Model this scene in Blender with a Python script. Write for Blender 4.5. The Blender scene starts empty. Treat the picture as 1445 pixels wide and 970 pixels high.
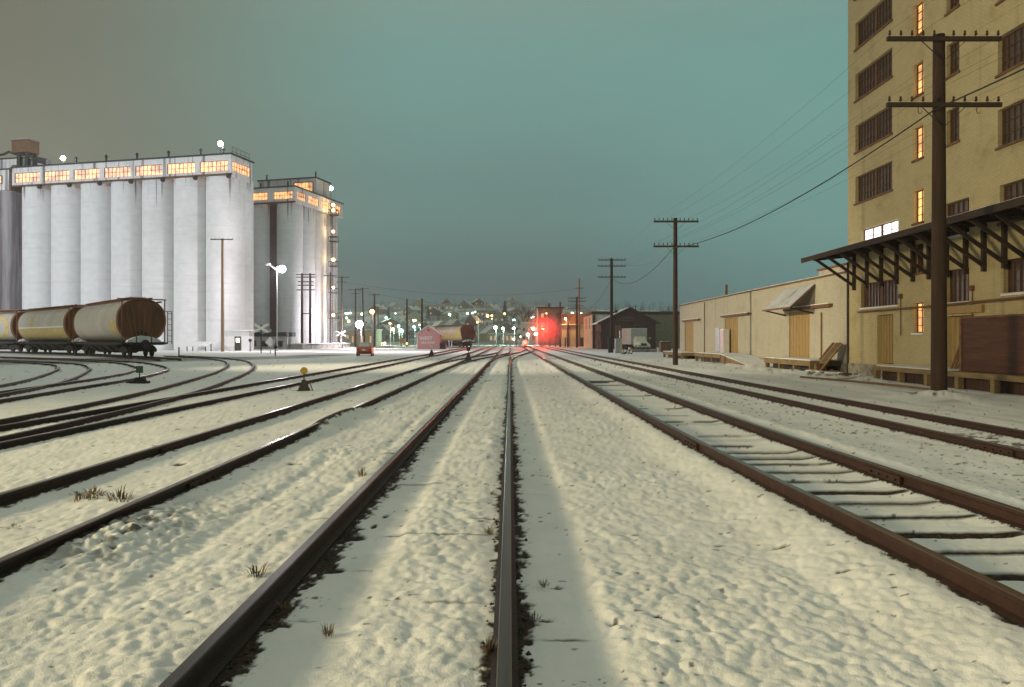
import bpy, math, random
import numpy as np
from mathutils import Vector, Matrix
random.seed(7)
R = math.radians
S = bpy.context.scene
COL = S.collection
F = 1040.0            # focal length in photo pixels (photo is 1445 wide)
EYE = 1.7

# ------------------------------------------------------------------ camera
cam = bpy.data.cameras.new('camera'); camo = bpy.data.objects.new('camera', cam); COL.objects.link(camo)
camo.location = (0, 0, EYE); camo.rotation_euler = (R(90), 0, 0)
cam.sensor_width = 36; cam.lens = F/1445*36
cam.shift_x = 2.5/1445; cam.shift_y = -5/1445
cam.clip_start = .05; cam.clip_end = 6000
S.camera = camo

# ------------------------------------------------------------------ world: overcast night sky lit by the city
W = bpy.data.worlds.new('World'); S.world = W; W.use_nodes = True
nt = W.node_tree; nt.nodes.clear(); N = nt.nodes.new; LK = nt.links.new
tc = N('ShaderNodeTexCoord'); sx = N('ShaderNodeSeparateXYZ'); LK(tc.outputs['Generated'], sx.inputs[0])
def ramp(tree, pts, inp, interp='EASE'):
    r = tree.nodes.new('ShaderNodeValToRGB'); r.color_ramp.interpolation = interp
    e = r.color_ramp.elements
    while len(e) > 1: e.remove(e[-1])
    e[0].position = pts[0][0]; e[0].color = (*pts[0][1], 1)
    for p, c in pts[1:]:
        x = e.new(p); x.color = (*c, 1)
    tree.links.new(inp, r.inputs[0]); return r
# elevation ramps for the left (brownish city glow) and the right (green overcast) of the view
zr = sx.outputs['Z']
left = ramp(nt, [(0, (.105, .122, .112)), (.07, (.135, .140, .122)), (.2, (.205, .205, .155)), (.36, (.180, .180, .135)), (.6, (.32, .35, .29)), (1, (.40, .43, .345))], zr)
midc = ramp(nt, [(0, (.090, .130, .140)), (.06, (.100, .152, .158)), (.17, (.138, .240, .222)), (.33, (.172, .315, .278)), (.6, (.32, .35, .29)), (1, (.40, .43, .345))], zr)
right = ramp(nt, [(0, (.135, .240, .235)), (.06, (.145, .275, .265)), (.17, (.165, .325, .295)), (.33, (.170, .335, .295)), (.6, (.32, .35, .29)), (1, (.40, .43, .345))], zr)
# azimuth measured from the view axis
at = N('ShaderNodeMath'); at.operation = 'ARCTAN2'; LK(sx.outputs['X'], at.inputs[0]); LK(sx.outputs['Y'], at.inputs[1])
def mr(tree, inp, a, b, c=0, d=1):
    m = tree.nodes.new('ShaderNodeMapRange'); m.interpolation_type = 'SMOOTHSTEP'
    m.inputs[1].default_value = a; m.inputs[2].default_value = b; m.inputs[3].default_value = c; m.inputs[4].default_value = d
    tree.links.new(inp, m.inputs[0]); return m.outputs[0]
def mixc(tree, fac, a, b, mode='MIX'):
    m = tree.nodes.new('ShaderNodeMix'); m.data_type = 'RGBA'; m.blend_type = mode
    for k, v in ((0, fac), (6, a), (7, b)):
        if hasattr(v, 'default_value') or hasattr(v, 'is_linked'): tree.links.new(v, m.inputs[k])
        else: m.inputs[k].default_value = v if k == 0 else (*v, 1)
    return m.outputs[2]
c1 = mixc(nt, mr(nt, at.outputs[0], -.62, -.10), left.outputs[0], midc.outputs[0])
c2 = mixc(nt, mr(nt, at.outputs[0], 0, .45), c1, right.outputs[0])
# faint cloud structure
mp = N('ShaderNodeMapping'); mp.inputs['Scale'].default_value = (1.2, 1.2, 4.5); LK(tc.outputs['Generated'], mp.inputs[0])
nz = N('ShaderNodeTexNoise'); nz.inputs['Scale'].default_value = 1.7; nz.inputs['Detail'].default_value = 4; LK(mp.outputs[0], nz.inputs['Vector'])
cl = ramp(nt, [(.3, (.97, .97, .97)), (.7, (1.03, 1.03, 1.03))], nz.outputs[0])
c3 = mixc(nt, 1.0, c2, cl.outputs[0], 'MULTIPLY')
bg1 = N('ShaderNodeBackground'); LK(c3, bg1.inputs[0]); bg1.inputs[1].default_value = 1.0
sky = N('ShaderNodeTexSky'); sky.sky_type = 'NISHITA'; sky.sun_disc = False; sky.sun_elevation = R(-2); sky.sun_rotation = R(250)
bg2 = N('ShaderNodeBackground'); LK(sky.outputs[0], bg2.inputs[0]); bg2.inputs[1].default_value = .05
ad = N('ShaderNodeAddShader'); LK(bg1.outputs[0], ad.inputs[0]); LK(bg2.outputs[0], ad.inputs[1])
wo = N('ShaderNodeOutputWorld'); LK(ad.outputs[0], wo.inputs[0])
S.view_settings.view_transform = 'Standard'; S.view_settings.look = 'None'; S.view_settings.exposure = 0; S.view_settings.gamma = 1
S.cycles.use_denoising = True; S.cycles.max_bounces = 5; S.cycles.diffuse_bounces = 3; S.cycles.glossy_bounces = 3
S.cycles.transmission_bounces = 2; S.cycles.volume_bounces = 0; S.cycles.sample_clamp_indirect = 3
S.cycles.caustics_reflective = False; S.cycles.caustics_refractive = False

HAZE = .0005
SODIUM = (1, .80, .44); MERC = (.90, .92, 1.0); GREEN = (.45, 1, .78)
def light(kind, loc, power, col, rad=.2, target=None, angle=60, blend=.4, name='lamp_light', parent=None):
    l = bpy.data.lights.new(name, kind); l.energy = power; l.color = col; l.shadow_soft_size = rad
    o = bpy.data.objects.new(name, l); COL.objects.link(o); o.location = loc
    if kind == 'SPOT':
        l.spot_size = R(angle); l.spot_blend = blend
        o.rotation_euler = (Vector(target)-Vector(loc)).to_track_quat('-Z', 'Y').to_euler()
    if parent: o.parent = parent
    return o
# sodium yard lamp left of the photographer: the low warm light on the near snow, rails and mill wall
light('SPOT', (-31, -2, 9.2), 43000, SODIUM, 2.4, (8, 4.5, 0), 96, .7)
# sodium lamp left of the yard that lights the warehouse wall
light('SPOT', (-44, 34, 15), 105000, (1, .83, .55), .4, (17, 54, 2), 38, .7)
# mercury yard flood that lights the silos from the left
light('SPOT', (-128, 56, 24), 112000, (.93, .93, 1.0), .8, (-66, 121, 15), 60, .7)
light('SPOT', (-88, 50, 22), 74000, (.93, .93, 1.0), .8, (-68, 121, 15), 62, .7)  # front fill added to even out the silo shading, no fixture
light('SPOT', (-62, 28, 16), 42000, (1, .92, .78), .4, (-39, 80, 2), 64, .8)  # unseen warm-white lamp aimed at the hopper cars
light('SPOT', (-24, 92, 16), 8000, (.86, .94, 1.0), .4, (-38, 150, 16), 48, .9)  # unseen cool spot aimed at the rear elevator, no fixture

# ------------------------------------------------------------------ helpers
def X(px, D): return (px-720)/F*D
def Z(py, D): return EYE-(py-480)/F*D
class MB:
    def __init__(s): s.v = []; s.f = []; s.m = []
    def add(s, vs, fs, mi=0):
        b = len(s.v); s.v += [tuple(v) for v in vs]; s.f += [tuple(i+b for i in f) for f in fs]; s.m += [mi]*len(fs); return s
    def box(s, c, d, rz=0, mi=0, taper=1):
        hx, hy, hz = d[0]/2, d[1]/2, d[2]/2; ca, sa = math.cos(rz), math.sin(rz); vs = []
        for z in (-hz, hz):
            t = taper if z > 0 else 1
            for x, y in ((-hx*t, -hy*t), (hx*t, -hy*t), (hx*t, hy*t), (-hx*t, hy*t)):
                vs.append((c[0]+x*ca-y*sa, c[1]+x*sa+y*ca, c[2]+z))
        return s.add(vs, [(3, 2, 1, 0), (4, 5, 6, 7), (0, 1, 5, 4), (1, 2, 6, 5), (2, 3, 7, 6), (3, 0, 4, 7)], mi)
    def span(s, x0, x1, y0, y1, z0, z1, mi=0):
        return s.box(((x0+x1)/2, (y0+y1)/2, (z0+z1)/2), (abs(x1-x0), abs(y1-y0), abs(z1-z0)), 0, mi)
    def cyl(s, a, b, r0, r1=None, n=12, mi=0, cap=True):
        r1 = r0 if r1 is None else r1
        a = Vector(a); b = Vector(b); d = (b-a).normalized()
        u = d.orthogonal().normalized(); w = d.cross(u); vs = []
        for p, r in ((a, r0), (b, r1)):
            for i in range(n):
                t = 2*math.pi*i/n; vs.append(p+u*(r*math.cos(t))+w*(r*math.sin(t)))
        fs = [(i, (i+1) % n, n+(i+1) % n, n+i) for i in range(n)]
        if cap: fs += [tuple(range(n-1, -1, -1)), tuple(range(n, 2*n))]
        return s.add(vs, fs, mi)
    def bar(s, a, b, w, h=None, mi=0):
        h = h or w; a = Vector(a); b = Vector(b); d = (b-a).normalized()
        up = Vector((0, 0, 1)) if abs(d.z) < .95 else Vector((0, 1, 0))
        u = d.cross(up).normalized()*w/2; v = d.cross(u).normalized()*h/2
        vs = [a-u-v, a+u-v, a+u+v, a-u+v, b-u-v, b+u-v, b+u+v, b-u+v]
        return s.add(vs, [(3, 2, 1, 0), (4, 5, 6, 7), (0, 1, 5, 4), (1, 2, 6, 5), (2, 3, 7, 6), (3, 0, 4, 7)], mi)
    def loft(s, rings, cap=True, mi=0, close=True):
        n = len(rings[0]); vs = [p for r in rings for p in r]; fs = []
        for k in range(len(rings)-1):
            for i in range(n if close else n-1):
                j = (i+1) % n; fs.append((k*n+i, k*n+j, (k+1)*n+j, (k+1)*n+i))
        if cap: fs += [tuple(range(n-1, -1, -1)), tuple((len(rings)-1)*n+i for i in range(n))]
        return s.add(vs, fs, mi)
    def prism(s, poly, axis, a, b, mi=0):
        def P(p, t): return (t, p[0], p[1]) if axis == 'x' else (p[0], t, p[1]) if axis == 'y' else (p[0], p[1], t)
        return s.loft([[P(p, a) for p in poly], [P(p, b) for p in poly]], True, mi)
    def ball(s, c, r, seg=12, rng=8, sc=(1, 1, 1), mi=0):
        rings = []
        for k in range(1, rng):
            t = math.pi*k/rng
            rings.append([(c[0]+sc[0]*r*math.sin(t)*math.cos(2*math.pi*i/seg), c[1]+sc[1]*r*math.sin(t)*math.sin(2*math.pi*i/seg), c[2]-sc[2]*r*math.cos(t)) for i in range(seg)])
        return s.loft(rings, True, mi)
    def tube(s, pts, r, n=6, mi=0):
        for a, b in zip(pts[:-1], pts[1:]): pass
        rings = []
        for k, p in enumerate(pts):
            p = Vector(p); d = (Vector(pts[min(k+1, len(pts)-1)])-Vector(pts[max(k-1, 0)])).normalized()
            up = Vector((0, 0, 1)) if abs(d.z) < .95 else Vector((1, 0, 0))
            u = d.cross(up).normalized(); w = u.cross(d); rr = r[k] if isinstance(r, (list, tuple)) else r
            rings.append([p+u*(rr*math.cos(2*math.pi*i/n))+w*(rr*math.sin(2*math.pi*i/n)) for i in range(n)])
        return s.loft(rings, True, mi)
    def build(s, name, mat, parent=None, loc=None, smooth=False, bevel=0):
        me = bpy.data.meshes.new(name); me.from_pydata(s.v, [], s.f)
        for m in (mat if isinstance(mat, (list, tuple)) else [mat]): me.materials.append(m)
        if any(s.m): me.polygons.foreach_set('material_index', s.m)
        if smooth: me.polygons.foreach_set('use_smooth', [True]*len(s.f))
        me.update()
        o = bpy.data.objects.new(name, me); COL.objects.link(o)
        if smooth: me.set_sharp_from_angle(angle=R(38))
        if parent: o.parent = parent
        if loc: o.location = loc
        if bevel:
            b = o.modifiers.new('bevel', 'BEVEL'); b.width = bevel; b.segments = 2; b.limit_method = 'ANGLE'
        return o
def thing(name, label, cat, loc=(0, 0, 0), rz=0, group=None):
    o = bpy.data.objects.new(name, None); COL.objects.link(o); o.empty_display_size = .3
    o.location = loc; o.rotation_euler = (0, 0, rz); return tag(o, label, cat, group)
def tag(o, label, cat, group=None, kind=None):
    if label: o['label'] = label
    if cat: o['category'] = cat
    if group: o['group'] = group
    if kind: o['kind'] = kind
    return o
def struct(o): o['kind'] = 'structure'; return o
def copy_tree(o, parent=None):
    c = o.copy(); COL.objects.link(c)
    if parent: c.parent = parent
    for ch in list(o.children): copy_tree(ch, c)
    return c

def mat(name, col, rough=.75, metal=0, var=.25, scale=2.0, stretch=(1, 1, 1), bump=0, bscale=None, second=None, thr=(.45, .65), detail=5):
    m = bpy.data.materials.new(name); m.use_nodes = True; t = m.node_tree
    b = t.nodes['Principled BSDF']; b.inputs['Roughness'].default_value = rough; b.inputs['Metallic'].default_value = metal
    tcn = t.nodes.new('ShaderNodeTexCoord'); mpn = t.nodes.new('ShaderNodeMapping'); mpn.inputs['Scale'].default_value = stretch
    t.links.new(tcn.outputs['Object'], mpn.inputs[0])
    n = t.nodes.new('ShaderNodeTexNoise'); n.inputs['Scale'].default_value = scale; n.inputs['Detail'].default_value = detail; n.inputs['Roughness'].default_value = .6
    t.links.new(mpn.outputs[0], n.inputs['Vector'])
    lo = tuple(c*(1-var) for c in col); hi = tuple(min(1, c*(1+var)) for c in col)
    r = ramp(t, [(.25, lo), (.75, hi)], n.outputs[0], 'LINEAR'); c = r.outputs[0]
    if second:
        n2 = t.nodes.new('ShaderNodeTexNoise'); n2.inputs['Scale'].default_value = scale*.6; n2.inputs['Detail'].default_value = 8; n2.inputs['Roughness'].default_value = .7
        m2 = t.nodes.new('ShaderNodeMapping'); m2.inputs['Scale'].default_value = stretch; m2.inputs['Location'].default_value = (7.3, 2.1, 4.4)
        t.links.new(tcn.outputs['Object'], m2.inputs[0]); t.links.new(m2.outputs[0], n2.inputs['Vector'])
        c = mixc(t, mr(t, n2.outputs[0], *thr), c, second)
    t.links.new(c, b.inputs['Base Color'])
    if bump:
        n3 = t.nodes.new('ShaderNodeTexNoise'); n3.inputs['Scale'].default_value = bscale or scale*6; n3.inputs['Detail'].default_value = 6
        t.links.new(mpn.outputs[0], n3.inputs['Vector'])
        bp = t.nodes.new('ShaderNodeBump'); bp.inputs['Strength'].default_value = bump; bp.inputs['Distance'].default_value = .02
        t.links.new(n3.outputs[0], bp.inputs['Height']); t.links.new(bp.outputs[0], b.inputs['Normal'])
    return m
def emit(name, col, st):
    m = bpy.data.materials.new(name); m.use_nodes = True; b = m.node_tree.nodes['Principled BSDF']
    b.inputs['Base Color'].default_value = (.5, .5, .5, 1); b.inputs['Emission Color'].default_value = (*col, 1); b.inputs['Emission Strength'].default_value = st; return m
def glass_lit(name, col, st, vary=.6, sc=1.3):
    """window of a lit room: bright glass with the dim shapes of machinery behind it"""
    m = emit(name, col, st); t = m.node_tree; b = t.nodes['Principled BSDF']
    tcn = t.nodes.new('ShaderNodeTexCoord'); v = t.nodes.new('ShaderNodeTexVoronoi'); v.distance = 'CHEBYCHEV'; v.inputs['Scale'].default_value = sc
    t.links.new(tcn.outputs['Object'], v.inputs['Vector'])
    sp = t.nodes.new('ShaderNodeSeparateColor'); t.links.new(v.outputs['Color'], sp.inputs[0])
    n = t.nodes.new('ShaderNodeTexNoise'); n.inputs['Scale'].default_value = sc*2.5; t.links.new(tcn.outputs['Object'], n.inputs['Vector'])
    mu = t.nodes.new('ShaderNodeMath'); mu.operation = 'MULTIPLY'
    a1 = mr(t, sp.outputs[0], .05, .55, 1-vary, 1.15); a2 = mr(t, n.outputs[0], .3, .6, .45, 1.25)
    t.links.new(a1, mu.inputs[0]); t.links.new(a2, mu.inputs[1])
    m3 = t.nodes.new('ShaderNodeMath'); m3.operation = 'MULTIPLY'; m3.inputs[1].default_value = st; t.links.new(mu.outputs[0], m3.inputs[0])
    t.links.new(m3.outputs[0], b.inputs['Emission Strength']); return m
M = dict(
    drust=mat('dark_rail', (.022, .017, .014), .65, .3, .35, 6, (1, 1, 1), .3, 60),
    rust=mat('rail_rust', (.042, .018, .011), .7, .25, .4, 6, (1, 1, 1), .3, 60),
    steel=mat('rail_head_steel', (.085, .075, .07), .36, .6, .25, 3, (6, .3, 1)),
    dullsteel=mat('dull_rail_head', (.20, .145, .115), .32, .85, .3, 3, (6, .3, 1)),
    tie=mat('creosote_tie', (.045, .032, .022), .9, 0, .4, 5, (4, 1, 1), .5, 30),
    pole=mat('pole_wood', (.040, .020, .012), .85, 0, .45, 7, (1, 1, .12), .5, 25),
    polel=mat('pale_pole_wood', (.24, .16, .09), .85, 0, .35, 7, (1, 1, .12), .4, 25),
    arm=mat('crossarm_wood', (.045, .028, .02), .85, 0, .4, 7),
    iron=mat('black_iron', (.025, .022, .02), .6, .4, .4, 6),
    insul=mat('brown_insulator', (.05, .025, .018), .25, 0, .3, 6),
    wire=mat('wire', (.02, .02, .02), .6, .3, .1),
    silo=None, snow=None,
    steelw=mat('grey_steel', (.30, .31, .31), .45, .6, .2, 2),
    dark=mat('dark_paint', (.03, .028, .027), .7, 0, .4, 4),
    darkgl=mat('dark_glass', (.03, .032, .04), .15, 0, .3, 2),
    roofw=mat('snowy_roof', (.70, .71, .72), .8, 0, .12, 1.2, bump=.3, bscale=8),
    winframe=mat('rust_window_frame', (.13, .060, .028), .7, .1, .35, 5),
    wgl=mat('dusty_glass', (.070, .054, .048), .4, 0, .35, 1.0, second=(.115, .10, .095), thr=(.45, .8)),
    door=mat('ochre_door', (.36, .245, .10), .75, 0, .25, 3, (1, 6, .4), .4, 12, second=(.16, .09, .03), thr=(.55, .8)),
    plank=mat('weathered_plank', (.16, .085, .045), .85, 0, .45, 4, (1, .5, 1), .5, 20),
    plywood=mat('brown_plywood', (.075, .024, .009), .7, 0, .5, 1.6, (1, .4, 4), .3, 20, second=(.17, .055, .014), thr=(.5, .75)),
    dock=mat('dock_timber', (.20, .14, .065), .85, 0, .4, 3, (1, .4, 2), .5, 20),
    concrete=mat('grey_concrete', (.30, .28, .25), .85, 0, .3, 2, bump=.4, second=(.12, .10, .09)),
    canopy=mat('canopy_timber', (.036, .021, .016), .85, 0, .4, 3, (1, .3, 2), .4, 20),
    brown=mat('hopper_brown', (.16, .060, .024), .7, .1, .35, 1.5, (1, 1, .3), .2, 20, second=(.07, .025, .012), thr=(.5, .75)),
    hopsil=mat('hopper_silver', (.44, .42, .37), .45, .2, .18, .9, (1, 1, .35), .15, 15, second=(.36, .31, .23), thr=(.52, .8)),
    yellow=mat('hopper_yellow', (.46, .36, .14), .6, 0, .25, 2),
    under=mat('underframe', (.020, .016, .014), .7, .2, .4, 3),
    pink=mat('pink_siding', (.52, .25, .25), .8, 0, .2, 2, (1, 1, 6), .3, 20),
    white=mat('white_paint', (.72, .70, .66), .7, 0, .15, 3),
    galv=mat('galvanised', (.42, .43, .44), .45, .7, .2, 3),
    red=mat('red_car_paint', (.48, .11, .05), .3, .1, .15, 2),
    rubber=mat('rubber', (.012, .012, .012), .8, 0, .3, 8),
    truckw=mat('white_truck_paint', (.62, .58, .47), .5, 0, .15, 2),
    truckb=mat('grey_truck_box', (.36, .36, .34), .5, .2, .15, 2),
    yel=mat('yellow_target', (.36, .23, .02), .5, 0, .15, 6),
    grn=mat('green_target', (.05, .12, .05), .5, 0, .3, 6),
    shedw=mat('black_brown_boards', (.055, .028, .022), .85, 0, .45, 3, (4, 4, .3), .4, 20, second=(.13, .055, .03), thr=(.55, .75)),
    bark=mat('bark', (.05, .035, .025), .9, 0, .4, 4),
    weed=mat('dry_weed', (.16, .105, .045), .9, 0, .4, 6),
    cream=mat('cream_wall', (.52, .44, .27), .85, 0, .18, .8, (1, 1, 1), .3, 10, second=(.40, .32, .18), thr=(.5, .8)),
    redbrick=mat('red_brick', (.24, .11, .07), .85, 0, .3, 2),
    olive=mat('olive_brick', (.22, .20, .14), .85, 0, .3, 2, bump=.3),
    palew=mat('pale_wall', (.50, .48, .46), .85, 0, .2, 1.5),
    house=mat('house_wall', (.30, .28, .25), .85, 0, .35, .2),
    asphalt=mat('slushy_asphalt', (.11, .095, .085), .45, 0, .4, 1.2, (.5, .5, 1), .4, 8, second=(.38, .37, .37), thr=(.52, .7)),
    e_merc=emit('mercury_lamp', (.95, .97, 1.0), 40), e_green=emit('green_white_lamp', (.42, 1.0, .72), 9),
    e_orange=emit('sodium_lamp', (1.0, .50, .14), 9), e_white=emit('white_lamp', (1, .93, .85), 12),
    e_red=emit('red_signal', (1, .03, .015), 30), e_yel=emit('yellow_lamp', (1, .8, .42), 10),
    e_ladder=emit('ladder_lamp', (1.0, .62, .25), 14),
    w_gal=glass_lit('gallery_window_light', (1.0, .41, .125), 1.4, .5, .55), w_or=glass_lit('stair_window_light', (1, .44, .13), 1.35, .2, .6),
    w_wh=glass_lit('office_window_light', (1.0, .93, .95), 2.0, .08, .35), w_dim=emit('dim_window', (1, .55, .22), .5),
)

# ------------------------------------------------------------------ noise in numpy (snow relief)
def h2(ix, iy, s):
    n = (ix.astype(np.int64)*374761393+iy.astype(np.int64)*668265263+s*974634541) & 0x7fffffff
    n = ((n ^ (n >> 13))*1274126177) & 0x7fffffff; n = n ^ (n >> 16)
    return (n & 0xffff).astype(np.float32)/65535.0
def vn(x, y, s=0):
    ix = np.floor(x); iy = np.floor(y); fx = x-ix; fy = y-iy; fx = fx*fx*fx*(fx*(fx*6-15)+10); fy = fy*fy*fy*(fy*(fy*6-15)+10)
    a = h2(ix, iy, s); b = h2(ix+1, iy, s); c = h2(ix, iy+1, s); d = h2(ix+1, iy+1, s)
    return (a+(b-a)*fx)*(1-fy)+(c+(d-c)*fx)*fy
def fbm(x, y, s=0, o=4):
    r = 0; a = .5; t = 0
    for k in range(o): r = r+a*vn(x*2**k, y*2**k, s+k*17); t += a; a *= .5
    return r/t
def pillow(x, y, s=0):
    ix = np.floor(x); iy = np.floor(y); best = np.full(x.shape, 9., np.float32)
    for dx in (-1, 0, 1):
        for dy in (-1, 0, 1):
            jx = ix+dx; jy = iy+dy
            best = np.minimum(best, (jx+h2(jx, jy, s)-x)**2+(jy+h2(jx, jy, s+5)-y)**2)
    return np.clip(1-best*1.1, 0, 1)
def sst(a, b, x): t = np.clip((x-a)/(b-a), 0, 1); return t*t*(3-2*t)
def terrain(x, y):
    x = np.asarray(x, float); y = np.asarray(y, float)
    n = vn(x/140+3, y/200+1, 3)
    return 37*sst(300, 860, y)*(.80+.34*n)
def tz(x, y): return float(terrain(np.array([x]), np.array([y]))[0])

# ------------------------------------------------------------------ rails: centre lines
def line(x, y0=-6, y1=430, n=2): return [(x, y0), (x, y1)]
def smooth(pts, n=10):
    P = [np.array(p, float) for p in pts]; P = [2*P[0]-P[1]]+P+[2*P[-1]-P[-2]]; out = []
    for i in range(1, len(P)-2):
        for k in range(n):
            t = k/n; a, b, c, d = P[i-1:i+3]
            out.append(tuple(.5*((2*b)+(-a+c)*t+(2*a-5*b+4*c-d)*t*t+(-a+3*b-3*c+d)*t**3)))
    out.append(tuple(P[-2])); return out
def offs(pts, d):
    r = []
    for i, p in enumerate(pts):
        a = pts[max(i-1, 0)]; b = pts[min(i+1, len(pts)-1)]; dx, dy = b[0]-a[0], b[1]-a[1]; l = math.hypot(dx, dy)
        r.append((p[0]+dy/l*d, p[1]-dx/l*d))
    return r
G2 = .757
r1 = [(3.66, -6), (3.66, 3.5)]+smooth([(3.66, 4), (3.60, 6), (3.50, 9), (3.45, 13), (3.45, 20)], 5)+[(3.45, 430)]
TR = {   # name: (centre line, rail base height, steel head?)
    'main': (line(-.785), 0, 'steel'), 'right': (r1, .10, 'dullsteel'), 'dockside': (line(8.0), .0, 'dullsteel'),
    'near_left': (line(-4.28), .03, 'dullsteel'), 'mid_left': (line(-8.48, -6, 230), .0, 'dullsteel'),
    'diverge': (smooth([(-8.48, -6), (-8.6, 6), (-8.95, 12), (-9.9, 20), (-11.6, 28), (-14.2, 38), (-17.6, 48), (-21.5, 57), (-27, 66), (-34, 74)], 8), .0, 'steel'),
    'yard_a': (smooth([(-12.4, 0), (-13.0, 10), (-13.9, 18), (-15.0, 24), (-16.4, 31), (-19.0, 39), (-22.8, 46), (-28, 53), (-37, 61), (-50, 70)], 8), .0, 'dullsteel'),
    'yard_b': (smooth([(-12.6, 4), (-13.6, 12), (-15.2, 20), (-17.4, 27), (-20.6, 34), (-24.6, 41.5), (-30, 49), (-40, 57), (-56, 66)], 8), .0, 'dullsteel'),
    'hopper': (smooth([(-26.5, 57.5), (-31.5, 63.5), (-44, 77), (-58, 89.5), (-73.5, 99), (-92, 107)], 8), .1, 'dullsteel'),
    'crossover': (smooth([(-4.28, 40), (-4.1, 50), (-3.2, 64), (-1.9, 78), (-1.0, 92), (-.785, 106)], 6), .0, 'dullsteel'),
    'far_switch': (smooth([(-.785, 52), (-.4, 66), (.8, 84), (2.2, 102), (3.2, 120), (3.45, 134)], 6), .0, 'dullsteel'),
    'shed_side': (smooth([(-8.4, 70), (-8.6, 95), (-8.7, 130), (-9.0, 156), (-13.2, 168), (-22, 184)], 6), .0, 'dullsteel'),
}
def near_dist(px, py, pts):
    best = np.full(px.shape, 99., np.float32)
    for (ax, ay), (bx, by) in zip(pts[:-1], pts[1:]):
        if abs(ay-by) > 60 and ax == bx:
            ok = (py > ay-1) & (py < by+1); best = np.where(ok, np.minimum(best, np.abs(px-ax)), best); continue
        m = (px > min(ax, bx)-1.5) & (px < max(ax, bx)+1.5) & (py > min(ay, by)-1.5) & (py < max(ay, by)+1.5)
        if not m.any(): continue
        qx = px[m]; qy = py[m]; dx, dy = bx-ax, by-ay; t = np.clip(((qx-ax)*dx+(qy-ay)*dy)/(dx*dx+dy*dy), 0, 1)
        best[m] = np.minimum(best[m], np.hypot(qx-ax-t*dx, qy-ay-t*dy))
    return best

# ------------------------------------------------------------------ ground: one snow-covered sheet to the horizon
rows = np.concatenate([np.array([-60, -30, -15, -8, -4, -1.5, .2, 1.3]), 1768/np.linspace(1768/2.0, 1768/62, 640), np.geomspace(62.7, 3600, 170)])
ncol = 940
sd = np.linspace(-1, 1, ncol); ext = np.geomspace(.02, 1, 16)
GX = []; 
for D in rows:
    w = .80*max(D, 2.0)+2.8
    GX.append(np.concatenate([-(w+ext[::-1]*260), sd*w, w+ext*260]))
GX = np.array(GX, np.float64); nc = GX.shape[1]; GY = np.repeat(rows[:, None], nc, 1)
gx = GX.ravel(); gy = GY.ravel()
near = gy < 75
h = terrain(gx, gy).astype(np.float64)
dirt = np.zeros(gx.shape); slush = np.zeros(gx.shape)
nx, ny = gx[near], gy[near]
big = fbm(nx/1.7, ny/2.3, 11, 3)-.5
amp = .25+1.5*fbm(nx/.9, ny/1.5, 21, 3)
# smooth strips along the rails where the tie ends lie, and on the plowed apron at right
sm = np.ones(nx.shape)
sm *= 1-.72*(sst(-1.62, -1.5, nx)*(1-sst(-1.02, -.85, nx)))
sm *= 1-.72*(sst(-.10, 0, nx)*(1-sst(.50, .66, nx)))
sm *= 1-.75*(sst(2.75, 2.9, nx)*(1-sst(4.7, 5.0, nx)))
sm *= 1-.65*sst(4.9, 5.4, nx)
sm *= 1-.45*(1-sst(-3.3, -2.7, nx))
wx = nx+.10*fbm(nx*4, ny*4, 5, 2); wy = ny+.12*fbm(nx*4+9, ny*4, 6, 2); b1 = pillow(wx*8.2, wy*7.2, 1); b2 = pillow(wx*15, wy*13, 2); b3 = pillow(wx*3.1, wy*2.4, 4)
b4 = fbm(nx*17, ny*15, 7, 3); hn = .042*amp*sm*(.50*b1+.26*b2+.45*b3)+.016*(.35+.65*sm)*(b4-.5)+.05*big*(.5+.5*sm)+.006*(fbm(nx*22, ny*22, 8, 3)-.5)
hn += .115*sst(2.0, 2.75, nx)*(1-sst(4.9, 6.2, nx))-.018
hn += .05*(1-sst(-3.4, -2.4, nx))
# ties under thin snow: main track (barely), right track (clearly)
def ties(pitch, w, ph):
    u = np.mod(ny+ph+.05*(vn(np.floor((ny+ph)/pitch)*3.7, nx*0, 6)-.5), pitch); return u, sst(.0, .03, u)*(1-sst(w-.02, w+.05, u))
slit_ = lambda u, ir: ir*(1-sst(.065, .095, u))*sst(.0, .008, u)
u, tr = ties(.56, .24, .1)
xr_ = nx-np.interp(ny, [p[1] for p in r1], [p[0] for p in r1]); ir = sst(-.70, -.64, xr_)*(1-sst(.62, .70, xr_))
hn += ir*(.035*tr-.03)-.02*slit_(u, ir)*(1-sst(40, 60, ny))
slit = ir*(1-sst(.065, .095, u))*sst(.0, .008, u)
dn = 1.2*slit*sst(.16, .26, vn(nx*2.3, np.floor((ny+.1)/.56)*7.7, 31))*(1-.7*sst(4.0, 4.5, nx)*vn(nx*3, ny*3, 9))
u2, tr2 = ties(.56, .24, .33); im = sst(-1.95, -1.8, nx)*(1-sst(.35, .5, nx))
hn += im*.010*tr2
dn += im*(1-sst(.012, .035, u2))*sst(.0, .006, u2)*sst(.70, .76, vn(nx*2.1+4, np.floor((ny+.33)/.56)*5.3, 37))*.9
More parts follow.
